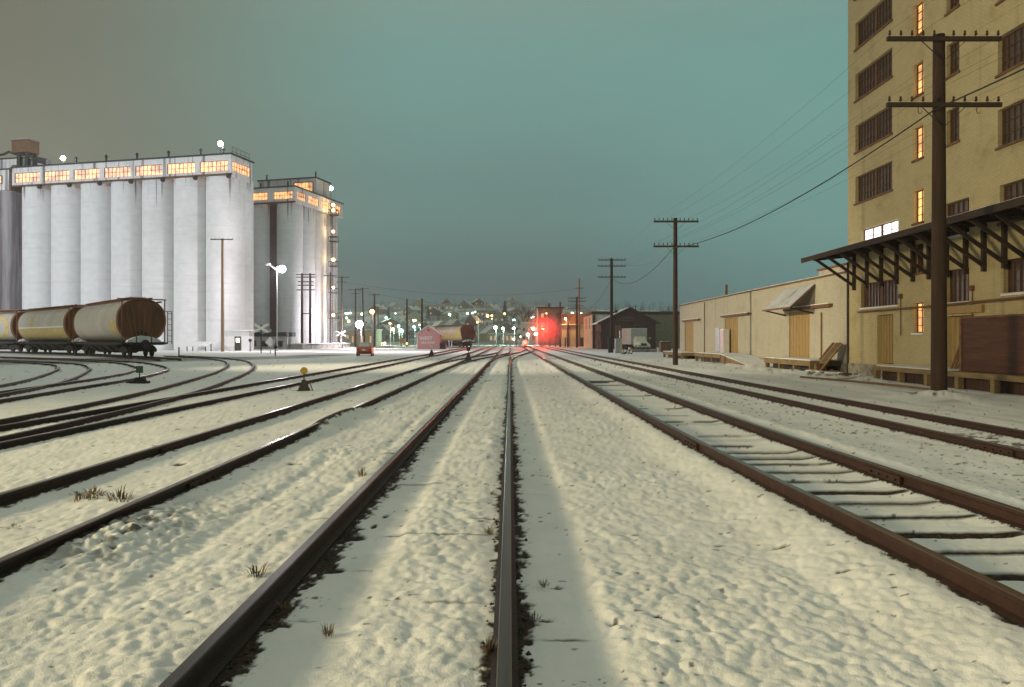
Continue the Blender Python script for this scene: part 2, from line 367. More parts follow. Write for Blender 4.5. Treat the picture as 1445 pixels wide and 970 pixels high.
# dirt showing along the rails
railz = np.zeros(nx.shape)
RAILS = []
for k, (pts, z0, hd) in TR.items():
    for sg in (-1, 1):
        RAILS.append((k, sg, offs(pts, sg*G2), z0, hd))
for k, sg, pts, z0, hd in RAILS:
    d = near_dist(nx, ny, pts); d0 = np.where(d < 1.4, d, 9)
    wide = {'main': .12, 'near_left': .10, 'right': .085}.get(k, .08)
    if k in ('yard_a', 'yard_b', 'hopper', 'diverge', 'mid_left'): wide = .10
    rag = fbm(nx*9, ny*5, 41, 3)
    rag = .5*rag+.5*fbm(nx*24, ny*15, 45, 3); wv = np.maximum(wide+wide*2.6*(rag-.45), .072)
    if k == 'main' and sg < 0: wv = np.where(nx < pts[0][0], .075+.25*(wv-.075), wv*1.45)
    if k == 'main' and sg > 0: wv = np.where(nx < pts[0][0], .8*wv, 1.1*wv)
    e_ = (1-sst(wv*.75, wv*1.02, d0))*np.where(d0 < 1.4, 1, 0); dn = np.maximum(dn, e_)
    hn -= .018*e_*(d0 > .06); hn += .03*e_*(fbm(nx*26, ny*22, 43, 2)-.45)
    zs = {'main': .0, 'right': .02, 'dockside': .025}.get(k, .05); hn = np.where(d0 < .45, hn+(z0+zs-hn)*(1-sst(.05, .34, d0))*.85, hn)
# snow lying over the rail at the buried stretch of the near left track
hn += .15*np.exp(-((nx+3.52)/.22)**2)*sst(12.2, 14.2, ny)*(1-sst(15.5, 18.5, ny))
# snow-covered rubble right of the near left rail, and bare patches
def blob(cx, cy, rx, ry): return np.exp(-(((nx-cx)/rx)**2+((ny-cy)/ry)**2))
rub = blob(-3.2, 6.2, .36, .95); dn = np.maximum(dn, rub*sst(.52, .64, fbm(nx*7, ny*6, 57, 3))*.95); hn += rub*(.05*b2+.05*b1+.05*(fbm(nx*13, ny*13, 55, 3)-.4)); dn = np.maximum(dn, rub*sst(.32, .55, fbm(nx*8, ny*8, 51, 3))*(1-b2)*1.6)
for cx, cy, rx, ry in ((-1.37, 6.38, .14, .10), (-1.31, 5.47, .10, .09), (-1.25, 6.75, .03, .10), (-1.2, 7.1, .035, .08), (-1.28, 4.5, .10, .02), (-1.1, 5.43, .10, .012),
                       (.32, 5.1, .05, .04), (.22, 4.5, .05, .03), (.62, 4.4, .03, .03), (.9, 4.5, .035, .03), (1.75, 6.15, .08, .02), (2.35, 5.2, .07, .03), (2.2, 6.0, .09, .03), (1.0, 6.4, .04, .02),
                       (-4.9, 6.6, .2, .1), (-4.4, 9.8, .1, .1), (-2.9, 9.9, .1, .06)):
    e = blob(cx, cy, rx, ry); hn -= .035*e; dn = np.maximum(dn, sst(.35, .6, e+.25*(fbm(nx*20, ny*20, 61, 2)-.5)))
spk = fbm(nx*14, ny*14, 71, 2); fl = vn(nx*38, ny*30, 73)*vn(nx*3, ny*2.5, 74)
dn = np.maximum(dn, sst(.87, .90, spk)*.8*sst(-.2, .2, np.abs(nx)))
dn = np.maximum(dn, sst(.80, .86, fl)*.8)
dn = np.maximum(dn, sst(.76, .82, spk)*(sst(4.9, 5.2, nx)*(1-sst(7.4, 7.8, nx)))*.8)
# rubble at the dockside track and the mound round the near pole
dn = np.maximum(dn, blob(8.2, 12.5, 1.0, 1.2)*sst(.45, .6, fbm(nx*6, ny*5, 81, 3)))
mo = blob(12.5, 21.4, 1.1, 1.3); hn += .24*mo*(.8+.5*fbm(nx*4, ny*4, 83, 2)); dn = np.maximum(dn, sst(.62, .75, fbm(nx*4, ny*4, 85, 3))*sst(.3, .7, mo))
dn = np.maximum(dn, .9*blob(11.9, 19.8, .5, .12))
# banks of plowed snow along the dock and the warehouse
bank = np.exp(-((nx-14.6)/.9)**2)*sst(27, 32, ny)*(1-sst(45, 60, ny)); hn += bank*(.28*fbm(nx*1.2, ny*1.2, 91, 3)); dn = np.maximum(dn, bank*sst(.55, .66, fbm(nx*2, ny*2, 93, 3)))
# tyre tracks on the apron
for c in (10.6, 12.0):
    hn -= .03*np.exp(-((nx-c-.25*np.sin(ny*.07))/.16)**2)
# a faint old wheel track between the centre track and the left one
for c in (-2.62, -1.98):
    tw = np.exp(-((nx-c-.06*np.sin(ny*.21))/.09)**2)*sst(.35, .6, fbm(nx*.6, ny*.25, 97, 2)); hn -= .022*tw; hn += .006*tw*np.sin(ny*70)
# slush on the plowed road (soft, grey-brown)
h[near] += hn; dirt[near] = np.clip(dn, 0, 1)
road_pts = smooth([(-80, 47), (-55, 52), (-38, 57), (-26, 64), (-21, 80), (-22, 105), (-27, 140), (-32, 190), (-36, 260), (-40, 360)], 6)
fm = (gy > 20) & (gy < 380) & (gx < 5)
dd = np.full(gx.shape, 99.); q = np.full(fm.sum(), 99.)
for (ax, ay), (bx, by) in zip(road_pts[:-1], road_pts[1:]):
    ux, uy = bx-ax, by-ay; t = np.clip(((gx[fm]-ax)*ux+(gy[fm]-ay)*uy)/(ux*ux+uy*uy), 0, 1)
    q = np.minimum(q, np.hypot(gx[fm]-ax-t*ux, gy[fm]-ay-t*uy))
dd[fm] = q
rw = np.where(gy < 72, 5.5+4.5*sst(22, 34, -gx), 3.2)
slush = (1-sst(rw*.7, rw*1.15, dd+1.6*(fbm(gx/3, gy/3, 101, 3)-.5)))*np.where(gy > 85, np.where(gy < 150, .25, .9), .95)
apr = sst(8.9, 9.6, gx)*(1-sst(14, 15.2, gx))*sst(4, 10, gy)*(1-sst(60, 90, gy))
slush = np.maximum(slush, .22*apr*sst(.35, .65, fbm(gx*.9, gy/6, 103, 3)))
slush = np.maximum(slush, .15*sst(11, 14, gx)*sst(60, 70, gy)*(1-sst(140, 170, gy)))
slush = np.maximum(slush, .75*sst(120, 170, gy)*(1-sst(-2, 12, np.abs(gx-2)*.15))*sst(.4, .6, fbm(gx/4, gy/9, 105, 3)))
slush = np.maximum(slush, .85*sst(240, 340, gy)*sst(.35, .6, fbm(gx/14, gy/30, 107, 3)))
nr = len(rows)
me = bpy.data.meshes.new('snowy_ground')
me.vertices.add(nr*nc); me.vertices.foreach_set('co', np.stack([gx, gy, h], 1).astype(np.float32).ravel())
i = np.arange(nr-1)[:, None]*nc+np.arange(nc-1)[None]
quad = np.stack([i, i+1, i+nc+1, i+nc], -1).reshape(-1, 4); nq = len(quad)
me.loops.add(nq*4); me.loops.foreach_set('vertex_index', quad.ravel().astype(np.int32))
me.polygons.add(nq); me.polygons.foreach_set('loop_start', np.arange(0, nq*4, 4, dtype=np.int32)); me.polygons.foreach_set('loop_total', np.full(nq, 4, np.int32))
me.polygons.foreach_set('use_smooth', np.ones(nq, bool)); me.update(calc_edges=True)
for nm, arr in (('dirt', dirt), ('slush', slush)):
    a = me.attributes.new(nm, 'FLOAT', 'POINT'); a.data.foreach_set('value', arr.astype(np.float32))
ground = bpy.data.objects.new('ground', me); COL.objects.link(ground); struct(ground)
def snow_mat():
    m = bpy.data.materials.new('snow'); m.use_nodes = True; t = m.node_tree; b = t.nodes['Principled BSDF']
    b.inputs['Roughness'].default_value = .75; b.inputs['Specular IOR Level'].default_value = .25
    g = t.nodes.new('ShaderNodeNewGeometry')
    def noise(sc, det=4):
        n = t.nodes.new('ShaderNodeTexNoise'); n.inputs['Scale'].default_value = sc; n.inputs['Detail'].default_value = det; t.links.new(g.outputs['Position'], n.inputs['Vector']); return n.outputs[0]
    c = ramp(t, [(.3, (.74, .74, .72)), (.65, (.84, .84, .83))], noise(1.3), 'LINEAR').outputs[0]
    def att(n): a = t.nodes.new('ShaderNodeAttribute'); a.attribute_name = n; return a.outputs['Fac']
    sl = ramp(t, [(.3, (.10, .085, .075)), (.55, (.20, .19, .18)), (.75, (.40, .40, .39))], noise(.9, 6), 'LINEAR').outputs[0]
    c = mixc(t, att('slush'), c, sl)
    di = ramp(t, [(.35, (.012, .009, .007)), (.6, (.05, .032, .02)), (.8, (.12, .08, .05))], noise(35, 3), 'LINEAR').outputs[0]
    c = mixc(t, att('dirt'), c, di)
    t.links.new(c, b.inputs['Base Color'])
    ad = t.nodes.new('ShaderNodeMath'); ad.operation = 'MULTIPLY_ADD'; ad.inputs[1].default_value = .35; t.links.new(noise(28, 6), ad.inputs[0]); t.links.new(noise(95, 3), ad.inputs[2])
    bp = t.nodes.new('ShaderNodeBump'); bp.inputs['Strength'].default_value = .5; bp.inputs['Distance'].default_value = .010; t.links.new(ad.outputs[0], bp.inputs['Height']); t.links.new(bp.outputs[0], b.inputs['Normal'])
    return m
M['snow'] = snow_mat(); me.materials.append(M['snow'])

# ------------------------------------------------------------------ railway tracks (> rail, tie, joint_bar)
PROF = [(-.07, -.03), (-.07, .016), (-.014, .034), (-.012, .105), (-.036, .118), (-.036, .146), (-.030, .153), (.030, .153), (.036, .146), (.036, .118), (.012, .105), (.014, .034), (.07, .016), (.07, -.03)]
TL = {
    'main': 'straight rail track running up the centre of the photo from the camera',
    'right': 'track right of centre with snow-capped ties showing between brown rails',
    'dockside': 'rightmost track running past the telephone poles beside the plowed apron',
    'near_left': 'first track left of the centre track with a rail dipping under snow',
    'mid_left': 'second straight track to the left passing the yellow disc switch stand',
    'diverge': 'curved track that splits off leftward before the yellow disc switch stand',
    'yard_a': 'curved yard track at far left passing behind the low green switch stand',
    'yard_b': 'leftmost curved yard track nearest to the hopper cars',
    'hopper': 'curved track under the line of three hopper cars',
    'crossover': 'far crossover curve joining the centre track from the left',
    'far_switch': 'far crossover curve leaving the centre track to the right',
    'shed_side': 'distant track passing right of the pink shed under the lone hopper car'}
for k, (pts, z0, hd) in TR.items():
    x0, y0 = pts[0]; t = thing('railway_track', TL[k], 'railway track', (0, 0, z0), 0)
    for sg in (-1, 1):
        P = offs(pts, sg*G2); mb = MB(); rings = []
        if len(P) == 2: P = [P[0]]+[(P[0][0], P[0][1]+(P[1][1]-P[0][1])*q) for q in (.03, .08, .2, .5)]+[P[1]]
        for i_, p in enumerate(P):
            a = P[max(i_-1, 0)]; b = P[min(i_+1, len(P)-1)]; l = math.hypot(b[0]-a[0], b[1]-a[1]); nx_, ny_ = (b[1]-a[1])/l, -(b[0]-a[0])/l
            rings.append([(p[0]+nx_*u_, p[1]+ny_*u_, w_) for u_, w_ in PROF])
        n = len(PROF)
        for q in range(len(rings)-1):
            for j in range(n):
                j2 = (j+1) % n; mi = 1 if j in (5, 6, 7) else 0
                mb.add([rings[q][j], rings[q][j2], rings[q+1][j2], rings[q+1][j]], [(0, 1, 2, 3)], mi)
        mb.build('rail', [M['rust' if k in ('right', 'dockside', 'far_switch') else 'drust'], M[hd]], t)
    if k in ('right', 'main'):
        for q in range(52):
            y = 3.2+q*.56-.1 if k == 'right' else 3.2+q*.56-.33
            y = math.floor(y/.56)*.56 + (.46 if k == 'right' else .23)+.12
            xc = np.interp(y, [p[1] for p in pts], [p[0] for p in pts]); mb = MB(); mb.box((xc, y, -.16 if k == 'right' else -.15), (1.9, .22, .16)); mb.build('tie', M['tie'], t)
    if k in ('right', 'dockside', 'near_left'):
        for sg, y in ((-1, 10.9), (1, 8.35)):
            P = offs(pts, sg*G2); xr = np.interp(y, [p[1] for p in P], [p[0] for p in P])
            for s2 in (-1, 1):
                mb = MB(); mb.span(xr+s2*.015, xr+s2*.048, y-.35, y+.35, .03, .112)
                for b in range(4): mb.cyl((xr+s2*.048, y-.27+b*.18, .07), (xr+s2*.072, y-.27+b*.18, .07), .014, n=6)
                mb.build('joint_bar', M['rust'], t)

# ------------------------------------------------------------------ switch stands
def switch_stand(x, y, hgt, label, disc, dm, low=False, s=1.0, lamp=None):
    t = thing('switch_stand', label, 'switch stand', (x, y, tz(x, y)))
    b = MB()
    if low:
        b.box((0, 0, .07), (.62, .4, .14)); b.cyl((-.18, 0, .14), (.2, 0, .17), .11, n=10); b.box((.0, 0, .2), (.22, .2, .16)); b.cyl((-.5, 0, .05), (-.3, 0, .12), .05)
    else:
        b.loft([[(c*.24*s, d*.24*s, 0) for c, d in ((-1, -1), (1, -1), (1, 1), (-1, 1))], [(c*.18*s, d*.17*s, .12*s) for c, d in ((-1, -1), (1, -1), (1, 1), (-1, 1))],
                [(c*.08*s, d*.08*s, .40*s) for c, d in ((-1, -1), (1, -1), (1, 1), (-1, 1))], [(c*.07*s, d*.07*s, .48*s) for c, d in ((-1, -1), (1, -1), (1, 1), (-1, 1))]])
        b.box((0, 0, .03), (.9*s, .3*s, .06))
    b.build('base', M['iron'], t)
    MB().cyl((0, 0, .2 if low else .46*s), (0, 0, hgt-.06), .022*max(1, s*.8), n=8).build('mast', M['iron'], t)
    m = MB()
    if disc == 'round': m.cyl((0, -.015, hgt), (0, .015, hgt), .14*s, n=20)
    elif disc == 'square': m.box((0, 0, hgt), (.26, .02, .26))
    else: m.box((0, 0, hgt), (.2*s, .2*s, .2*s)); m.cyl((0, -.11*s, hgt), (0, -.14*s, hgt), .06*s)
    m.build('target', dm, t)
    MB().tube([(.06*s, 0, .3*s if not low else .16), (.25*s, -.05, .34*s if not low else .2), (.36*s, -.08, .05)], .016, 6).build('lever', M['iron'], t)
    return t
switch_stand(X(429, 23.9), 23.9, .70, 'bell-shaped switch stand with round yellow disc beside the left tracks', 'round', M['yel'], s=.85)
switch_stand(X(197, 28), 28, .58, 'low dark switch stand with square green target in the left snow', 'square', M['grn'], low=True)
switch_stand(X(661, 57), 57, 1.0, 'tapered rust-brown switch stand close to the left of the far centre track', 'lamp', M['rust'], s=1.4)
switch_stand(X(609, 76), 76, 1.0, 'small dark switch stand with pale lamp in front of the pink shed', 'lamp', M['white'], s=1.4)

# ------------------------------------------------------------------ poles and wires
INS = {}
def utility_pole(name, label, x, y, ztop, arms, r=.15, mat_='pole', cat='utility pole', group=None, base=None, near_=False, braces=True, tilt=0, key=None):
    z0 = tz(x, y) if base is None else base
    t = thing(name, label, cat, (x, y, z0), 0, group); t.rotation_euler = (0, tilt, 0)
    H = ztop-z0
    MB().cyl((0, 0, -.3), (0, 0, H), r*1.12, r*.80, n=16 if near_ else 8).build('post', M[mat_], t, smooth=True)
    for zi, (za, wd, ni) in enumerate(arms):
        a = MB(); a.box((0, -r-.05, za-z0), (wd, .10, .12 if near_ else .14)); ao = a.build('crossarm', M['arm'], t)
        if braces:
            for s in (-1, 1): MB().bar((s*.62, -r-.03, za-z0-.07), (s*.02, -r-.03, za-z0-.62), .03, .012).build('brace', M['iron'], t)
        P = []
        for k in range(ni):
            half = ni//2; xx = (-wd/2+.08+(wd/2-.36)*k/max(1, half-1)) if k < half else (wd/2-.08-(wd/2-.36)*(ni-1-k)/max(1, half-1))
            mb = MB(); zc = za-z0+.06
            mb.cyl((xx, -r-.05, zc), (xx, -r-.05, zc+.08), .012, n=6)
            mb.loft([[(xx+rr*math.cos(q*math.pi/4), -r-.05+rr*math.sin(q*math.pi/4), zc+zz) for q in range(8)] for rr, zz in ((.038, .05), (.042, .09), (.024, .12), (.034, .14), (.022, .185))])
            if near_ or ni <= 8: mb.build('insulator', M['insul'], ao)
            P.append((x+xx, y-r-.05, za+.24))
        if near_ and zi == 1 and key == 1:
            for xx in (-.75, .95): MB().tube([(xx, -r-.05, za-z0-.06), (xx, -r-.05, za-z0-.2), (xx+.03, -r-.05, za-z0-.25), (xx+.09, -r-.05, za-z0-.24), (xx+.11, -r-.05, za-z0-.17)], .011, 6).build('hook', M['iron'], ao)
        if key: INS[(key, zi)] = P
    return t
utility_pole('telephone_pole', 'large near telephone pole with two crossarms in front of the tall mill', X(1325, 21.6), 21.6, Z(50, 21.6), [(Z(60, 21.6), 3.3, 10), (Z(152, 21.6), 3.32, 10)], .20, near_=True, key=1)
utility_pole('telephone_pole', 'telephone pole with two crossarms standing at the end of the warehouse', X(953, 50.5), 50.5, Z(308, 50.5), [(Z(313.5, 50.5), 3.05, 10), (Z(348.5, 50.5), 3.1, 10)], .165, near_=True, key=2)
utility_pole('telephone_pole', 'telephone pole with three crossarms in front of the dark gabled shed', X(863, 99), 99, Z(365, 99), [(Z(367.5, 99), 3.75, 8), (Z(376, 99), 3.75, 8), (Z(391.5, 99), 3.75, 8)], .22, near_=True, key=3)
utility_pole('telephone_pole', 'distant telephone pole with three crossarms left of the cream end wall', X(814, 165), 165, Z(419, 165), [(Z(421, 165), 4.0, 6), (Z(425.5, 165), 4.0, 6), (Z(435.3, 165), 4.0, 6)], .25, key=4, braces=False)
utility_pole('utility_pole', 'tallest distant pole with pale top and short arms behind the three-arm pole', X(817.5, 182), 182, Z(393, 182), [(Z(407, 182), 2.0, 0), (Z(432, 182), 2.2, 0)], .24, 'polel', braces=False, key=5)
utility_pole('utility_pole', 'distant plain pole with one short arm left of the yellow building', X(790.5, 178), 178, Z(426, 178), [(Z(434.5, 178), 2.6, 0)], .22, braces=False)
utility_pole('utility_pole', 'short dark post in front of the yellow building', X(801.5, 176), 176, Z(456, 176), [], .22)
utility_pole('utility_pole', 'tall slim pale pole with single crossarm in front of the white silos', X(314, 108), 108, Z(337, 108), [(Z(338.5, 108), 3.3, 6)], .24, 'polel', braces=False)
utility_pole('utility_pole', 'pole with single crossarm in front of the lamp-lit ladder', X(466.5, 150), 150, Z(384, 150), [(Z(389.3, 150), 2.8, 4)], .17, braces=False)
utility_pole('utility_pole', 'pole with two crossarms at the right edge of the rear silos', X(482.5, 151), 151, Z(390, 151), [(Z(391.7, 151), 2.9, 4), (Z(398.5, 151), 2.0, 0)], .19, braces=False)
utility_pole('utility_pole', 'pole with two crossarms left of the leaning pole beside the bright white lamp', X(501.7, 190), 190, Z(408, 190), [(Z(409.5, 190), 3.6, 6), (Z(414.5, 190), 2.2, 0)], .24, braces=False)
utility_pole('utility_pole', 'slightly leaning pole with one crossarm right of the bright white lamp', X(514, 190), 190, Z(406, 190), [(Z(408, 190), 3.2, 4)], .22, braces=False, tilt=-.03)
utility_pole('utility_pole', 'pole with one crossarm right of the large orange lamp', X(528.5, 200), 200, Z(415, 200), [(Z(416.5, 200), 3.0, 4)], .26, braces=False)
utility_pole('utility_pole', 'shorter far pole with two arms right of the orange lamp pole', X(533.5, 240), 240, Z(433, 240), [(Z(434.5, 240), 2.6, 0), (Z(438, 240), 2.0, 0)], .22, braces=False)
utility_pole('utility_pole', 'bare pole without arms left of the pink shed', X(574.3, 185), 185, Z(422, 185), [], .24)
utility_pole('utility_pole', 'bare pole without arms rising behind the pink shed', X(595.5, 180), 180, Z(421.5, 180), [], .26)
utility_pole('utility_pole', 'thin short pole beside the far end of the centre track', X(728, 200), 200, Z(460, 200), [], .12)
utility_pole('utility_pole', 'small far pole with crossarm showing above the dark brick roof', X(897, 300), 300, Z(430, 300), [(Z(433, 300), 2.6, 0)], .2, braces=False)
# two-legged pole frame before the rear silos
t = thing('utility_pole', 'two-legged wooden pole frame with many crossarms before the rear silos', 'utility pole', (X(432, 140), 140, 0))
for s in (-1, 1): MB().cyl((s*.78, 0, -.3), (s*.78, 0, Z(386, 140)), .26, .2, n=10).build('post', M['pole'], t, smooth=True)
for py, w in ((388, 3.6), (391.5, 3.8), (398, 3.0), (403, 3.0), (409.5, 3.4), (443, 1.8)): MB().box((0, -.3, Z(py, 140)), (w, .14, .18)).build('crossarm', M['arm'], t)

def sag(a, b, s, n=14):
    a = Vector(a); b = Vector(b); return [a.lerp(b, k/n)-Vector((0, 0, s*4*(k/n)*(1-k/n))) for k in range(n+1)]
for arm in (0, 1):
    for k in ((0, 2, 3, 7, 9) if arm else (0, 3, 7)):
        p1, p2 = INS[(1, arm)][k], INS[(2, arm)][k]; p0 = (p1[0]+.6, -14, p1[2]+.3); p3 = INS[(3, min(arm, 1))][min(k, 7)]
        pts = sag(p0, p1, .5)[:-1]+sag(p1, p2, .45)[:-1]+sag(p2, p3, .7)
        o = MB().tube(pts, .0038, 4).build('telephone_wire', M['wire'])
        tag(o, 'thin telephone wire strung along the crossarms of the right-hand poles' if arm else 'thin telephone wire strung along the topmost crossarms of the right-hand poles', 'wire', 'telephone wires on the lower crossarms' if arm else 'telephone wires on the top crossarms')
c1_ = (X(1325, 21.6)-.24, 21.4, Z(158, 21.6)); c2_ = (X(953, 50.5)-.2, 50.3, Z(351, 50.5)); c3_ = (X(863, 99), 98.7, Z(393, 99)); c4_ = (X(817, 182), 182, Z(436, 182))
pts = sag((13.6, -14, 9.0), c1_, .5)[:-1]+sag(c1_, c2_, .75)[:-1]+sag(c2_, c3_, 1.5)[:-1]+sag(c3_, c4_, 2.0)
tag(MB().tube(pts, .021, 6).build('telephone_cable', M['wire']), 'thick black sagging cable running pole to pole along the right', 'cable')
for q, (pa, pb, r_) in enumerate((((X(817.5, 182), 182, Z(407, 182)), (X(482.5, 151), 151, Z(398, 151)), .02), ((X(817.5, 182), 182, Z(430, 182)), (X(501.7, 190), 190, Z(409, 190)), .02))):
    tag(MB().tube(sag(pa, pb, 2.2), r_, 4).build('overhead_wire', M['wire']), ['upper', 'lower'][q]+' faint wire crossing the sky above the distant lights', 'wire')

# ------------------------------------------------------------------ grain elevators
def silo_mat():
    m = bpy.data.materials.new('silo_concrete'); m.use_nodes = True; t = m.node_tree; b = t.nodes['Principled BSDF']; b.inputs['Roughness'].default_value = .85
    g = t.nodes.new('ShaderNodeTexCoord')
    def noise(sc, stretch, det=5, loc=(0, 0, 0)):
        mp_ = t.nodes.new('ShaderNodeMapping'); mp_.inputs['Scale'].default_value = stretch; mp_.inputs['Location'].default_value = loc; t.links.new(g.outputs['Object'], mp_.inputs[0])
        n = t.nodes.new('ShaderNodeTexNoise'); n.inputs['Scale'].default_value = sc; n.inputs['Detail'].default_value = det; t.links.new(mp_.outputs[0], n.inputs['Vector']); return n.outputs[0]
    c = ramp(t, [(.3, (.66, .66, .67)), (.7, (.74, .74, .75))], noise(.9, (1, 1, 1.2)), 'LINEAR').outputs[0]
    # pour joints every metre or so
    c = mixc(t, mr(t, noise(.6, (.15, .15, 4), 2), .52, .66, 0, .18), c, (.46, .45, .44))
    # water stains running down from the top of the wall
    sp = t.nodes.new('ShaderNodeSeparateXYZ'); t.links.new(g.outputs['Object'], sp.inputs[0])
    ht = mr(t, sp.outputs[2], 19, 28.5, .0, .24)
    a = t.nodes.new('ShaderNodeMath'); a.operation = 'ADD'; t.links.new(noise(1.6, (1, 1, .035), 4, (3, 8, 1)), a.inputs[0]); t.links.new(ht, a.inputs[1])
    c = mixc(t, mr(t, a.outputs[0], .78, .92, 0, .85), c, (.12, .10, .10))
    t.links.new(c, b.inputs['Base Color'])
    bp = t.nodes.new('ShaderNodeBump'); bp.inputs['Strength'].default_value = .25; bp.inputs['Distance'].default_value = .05; t.links.new(noise(2.5, (1, 1, 3)), bp.inputs['Height']); t.links.new(bp.outputs[0], b.inputs['Normal'])
    return m
M['silo'] = silo_mat()
M['stain'] = mat('stained_concrete', (.30, .28, .29), .85, 0, .45, 1.2, (1, 1, .05), second=(.13, .11, .13), thr=(.40, .62))
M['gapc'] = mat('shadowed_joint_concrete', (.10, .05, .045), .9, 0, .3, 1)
def local(C, d, n): return lambda a, b, z: (C[0]+d[0]*a+n[0]*b, C[1]+d[1]*a+n[1]*b, z)
def gallery_window(par, L, a0, a1, b0, b1, z0, z1, cols=7):
    """window in a wall: frame (the part) and glowing pane; runs along a if b0==b1 else along b"""
    fr = MB(); p0 = Vector(L(a0, b0, 0)); p1 = Vector(L(a1, b1, 0)); u = (p1-p0)
    dz = Vector((0, 0, 1))
    for k in range(cols+1):
        q = p0+u*(k/cols); fr.bar(q+dz*z0, q+dz*z1, .16 if k in (0, cols) else .07, .10)
    for z in (z0, (z0+z1)/2, z1): fr.bar(p0+dz*z, p1+dz*z, .10, .14 if z != (z0+z1)/2 else .06)
    f = fr.build('window', M['winframe'], par)
    MB().add([p0+dz*z0, p1+dz*z0, p1+dz*z1, p0+dz*z1], [(0, 1, 2, 3)]).build('pane', M['w_gal'], f)
def prismL(L, a0, a1, b0, b1, z0, z1, mb=None):
    mb = mb or MB(); vs = [L(a, b, z) for z in (z0, z1) for a, b in ((a0, b0), (a1, b0), (a1, b1), (a0, b1))]
    return mb.add(vs, [(3, 2, 1, 0), (4, 5, 6, 7), (0, 1, 5, 4), (1, 2, 6, 5), (2, 3, 7, 6), (3, 0, 4, 7)])
def wallL(L, a0, a1, b, z0, z1, holes, th, flip=False):
    """wall in the a-z plane at offset b with window holes and reveals (or in the b-z plane when flip)"""
    As = sorted({a0, a1}|{h_[0] for h_ in holes}|{h_[1] for h_ in holes}); Zs = sorted({z0, z1}|{h_[2] for h_ in holes}|{h_[3] for h_ in holes}); mb = MB()
    P = (lambda a, o, z: L(o, a, z)) if flip else (lambda a, o, z: L(a, o, z))
    for i_ in range(len(As)-1):
        for j in range(len(Zs)-1):
            am = (As[i_]+As[i_+1])/2; zm = (Zs[j]+Zs[j+1])/2
            if any(h_[0] < am < h_[1] and h_[2] < zm < h_[3] for h_ in holes): continue
            mb.add([P(As[i_], b, Zs[j]), P(As[i_+1], b, Zs[j]), P(As[i_+1], b, Zs[j+1]), P(As[i_], b, Zs[j+1])], [(0, 1, 2, 3)])
    for a_, c_, e, f in holes:
        for q in (((a_, e), (c_, e)), ((c_, e), (c_, f)), ((c_, f), (a_, f)), ((a_, f), (a_, e))):
            (x0, w0), (x1, w1) = q; mb.add([P(x0, b, w0), P(x1, b, w0) if w0 == w1 else P(x1, b, w1), P(x1, b+th, w1), P(x0, b+th, w0)], [(0, 1, 2, 3)])
    return mb
def flood(par, loc, r=.42, power=0, em='e_merc', col=MERC, drop=.7, mast=1.6):
    mb = MB().cyl((loc[0], loc[1], loc[2]-mast), (loc[0], loc[1], loc[2]-.3), .07, n=6); f = mb.build('floodlight', M['iron'], par)
    MB().ball(loc, r, 12, 8).build('lamp_globe', M[em], f)
    if power: light('POINT', (loc[0], loc[1]-r-.2, loc[2]), power, col, .3, parent=None)

# front elevator
C = (-44.7, 118.0); d = (-.974, .226); n_ = (.226, .974); L = local(C, d, n_)
e1 = thing('grain_elevator', 'long white grain elevator with a row of tall silos and lit gallery windows', 'grain elevator', (0, 0, 0))
P_ = 6.07; ZB, ZT = 28.4, 31.4
for k in range(7):
    for b in ((3.05,) if k else (3.05, 5.6)):
        p = L(3.05+k*P_, b, 0); MB().cyl((p[0], p[1], -.3), (p[0], p[1], ZB), 3.0, n=48).build('silo', M['silo'], e1, smooth=True)
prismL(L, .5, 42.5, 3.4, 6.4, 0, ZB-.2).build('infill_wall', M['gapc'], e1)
wh = [(k*P_+.45 if k else .5, k*P_+5.65, 28.8, 30.5) for k in range(7)]
wallL(L, -.05, 42.6, -.12, ZB, ZT, wh, .3).build('gallery_wall', M['silo'], e1)
wallL(L, -.12, 5.9, -.05, ZB-.6, ZT, [(.35, 5.4, 28.9, 30.5)], .3, True).build('gallery_end_wall', M['silo'], e1)
for a0, a1, z0, z1 in wh: gallery_window(e1, L, a0, a1, .08, .08, z0, z1)
gallery_window(e1, L, .15, .15, .35, 5.4, 28.9, 30.5)
prismL(L, -.3, 42.6, -.35, 6.2, ZT, ZT+.22).build('roof_edge', M['dark'], e1)
prismL(L, -.2, 42.6, -.3, .0, ZB-.28, ZB-.02).build('gallery_ledge', M['winframe'], e1)
for k in range(7):
    p = L(k*P_+.3 if k else 2.2, 1.2, ZT+.2); MB().cyl(p, (p[0], p[1], ZT+1.5), .16, n=8).cyl((p[0], p[1], ZT+1.3), (p[0], p[1], ZT+1.65), .3, .1, n=8).build('roof_vent', M['dark'], e1)
    p = L(k*P_+.2, -.35, ZB-.5); MB().ball(p, .42, 8, 6).build('drain_box', M['dark'], e1)
rl = MB()
for k in range(5): q = L(.2, .6+k*1.2, ZT+.2); rl.cyl(q, (q[0], q[1], ZT+1.4), .04, n=6)
for z in (.7, 1.4): rl.bar(L(.2, .6, ZT+z), L(.2, 5.4, ZT+z), .05)
rl.build('roof_railing', M['iron'], e1)
q = X(311, 119.5); flood(e1, (q, 119.5, Z(203, 119.5)), .42, 700)
q = X(89, 127); flood(e1, (q, 127, Z(223.5, 127)), .38, 1500)
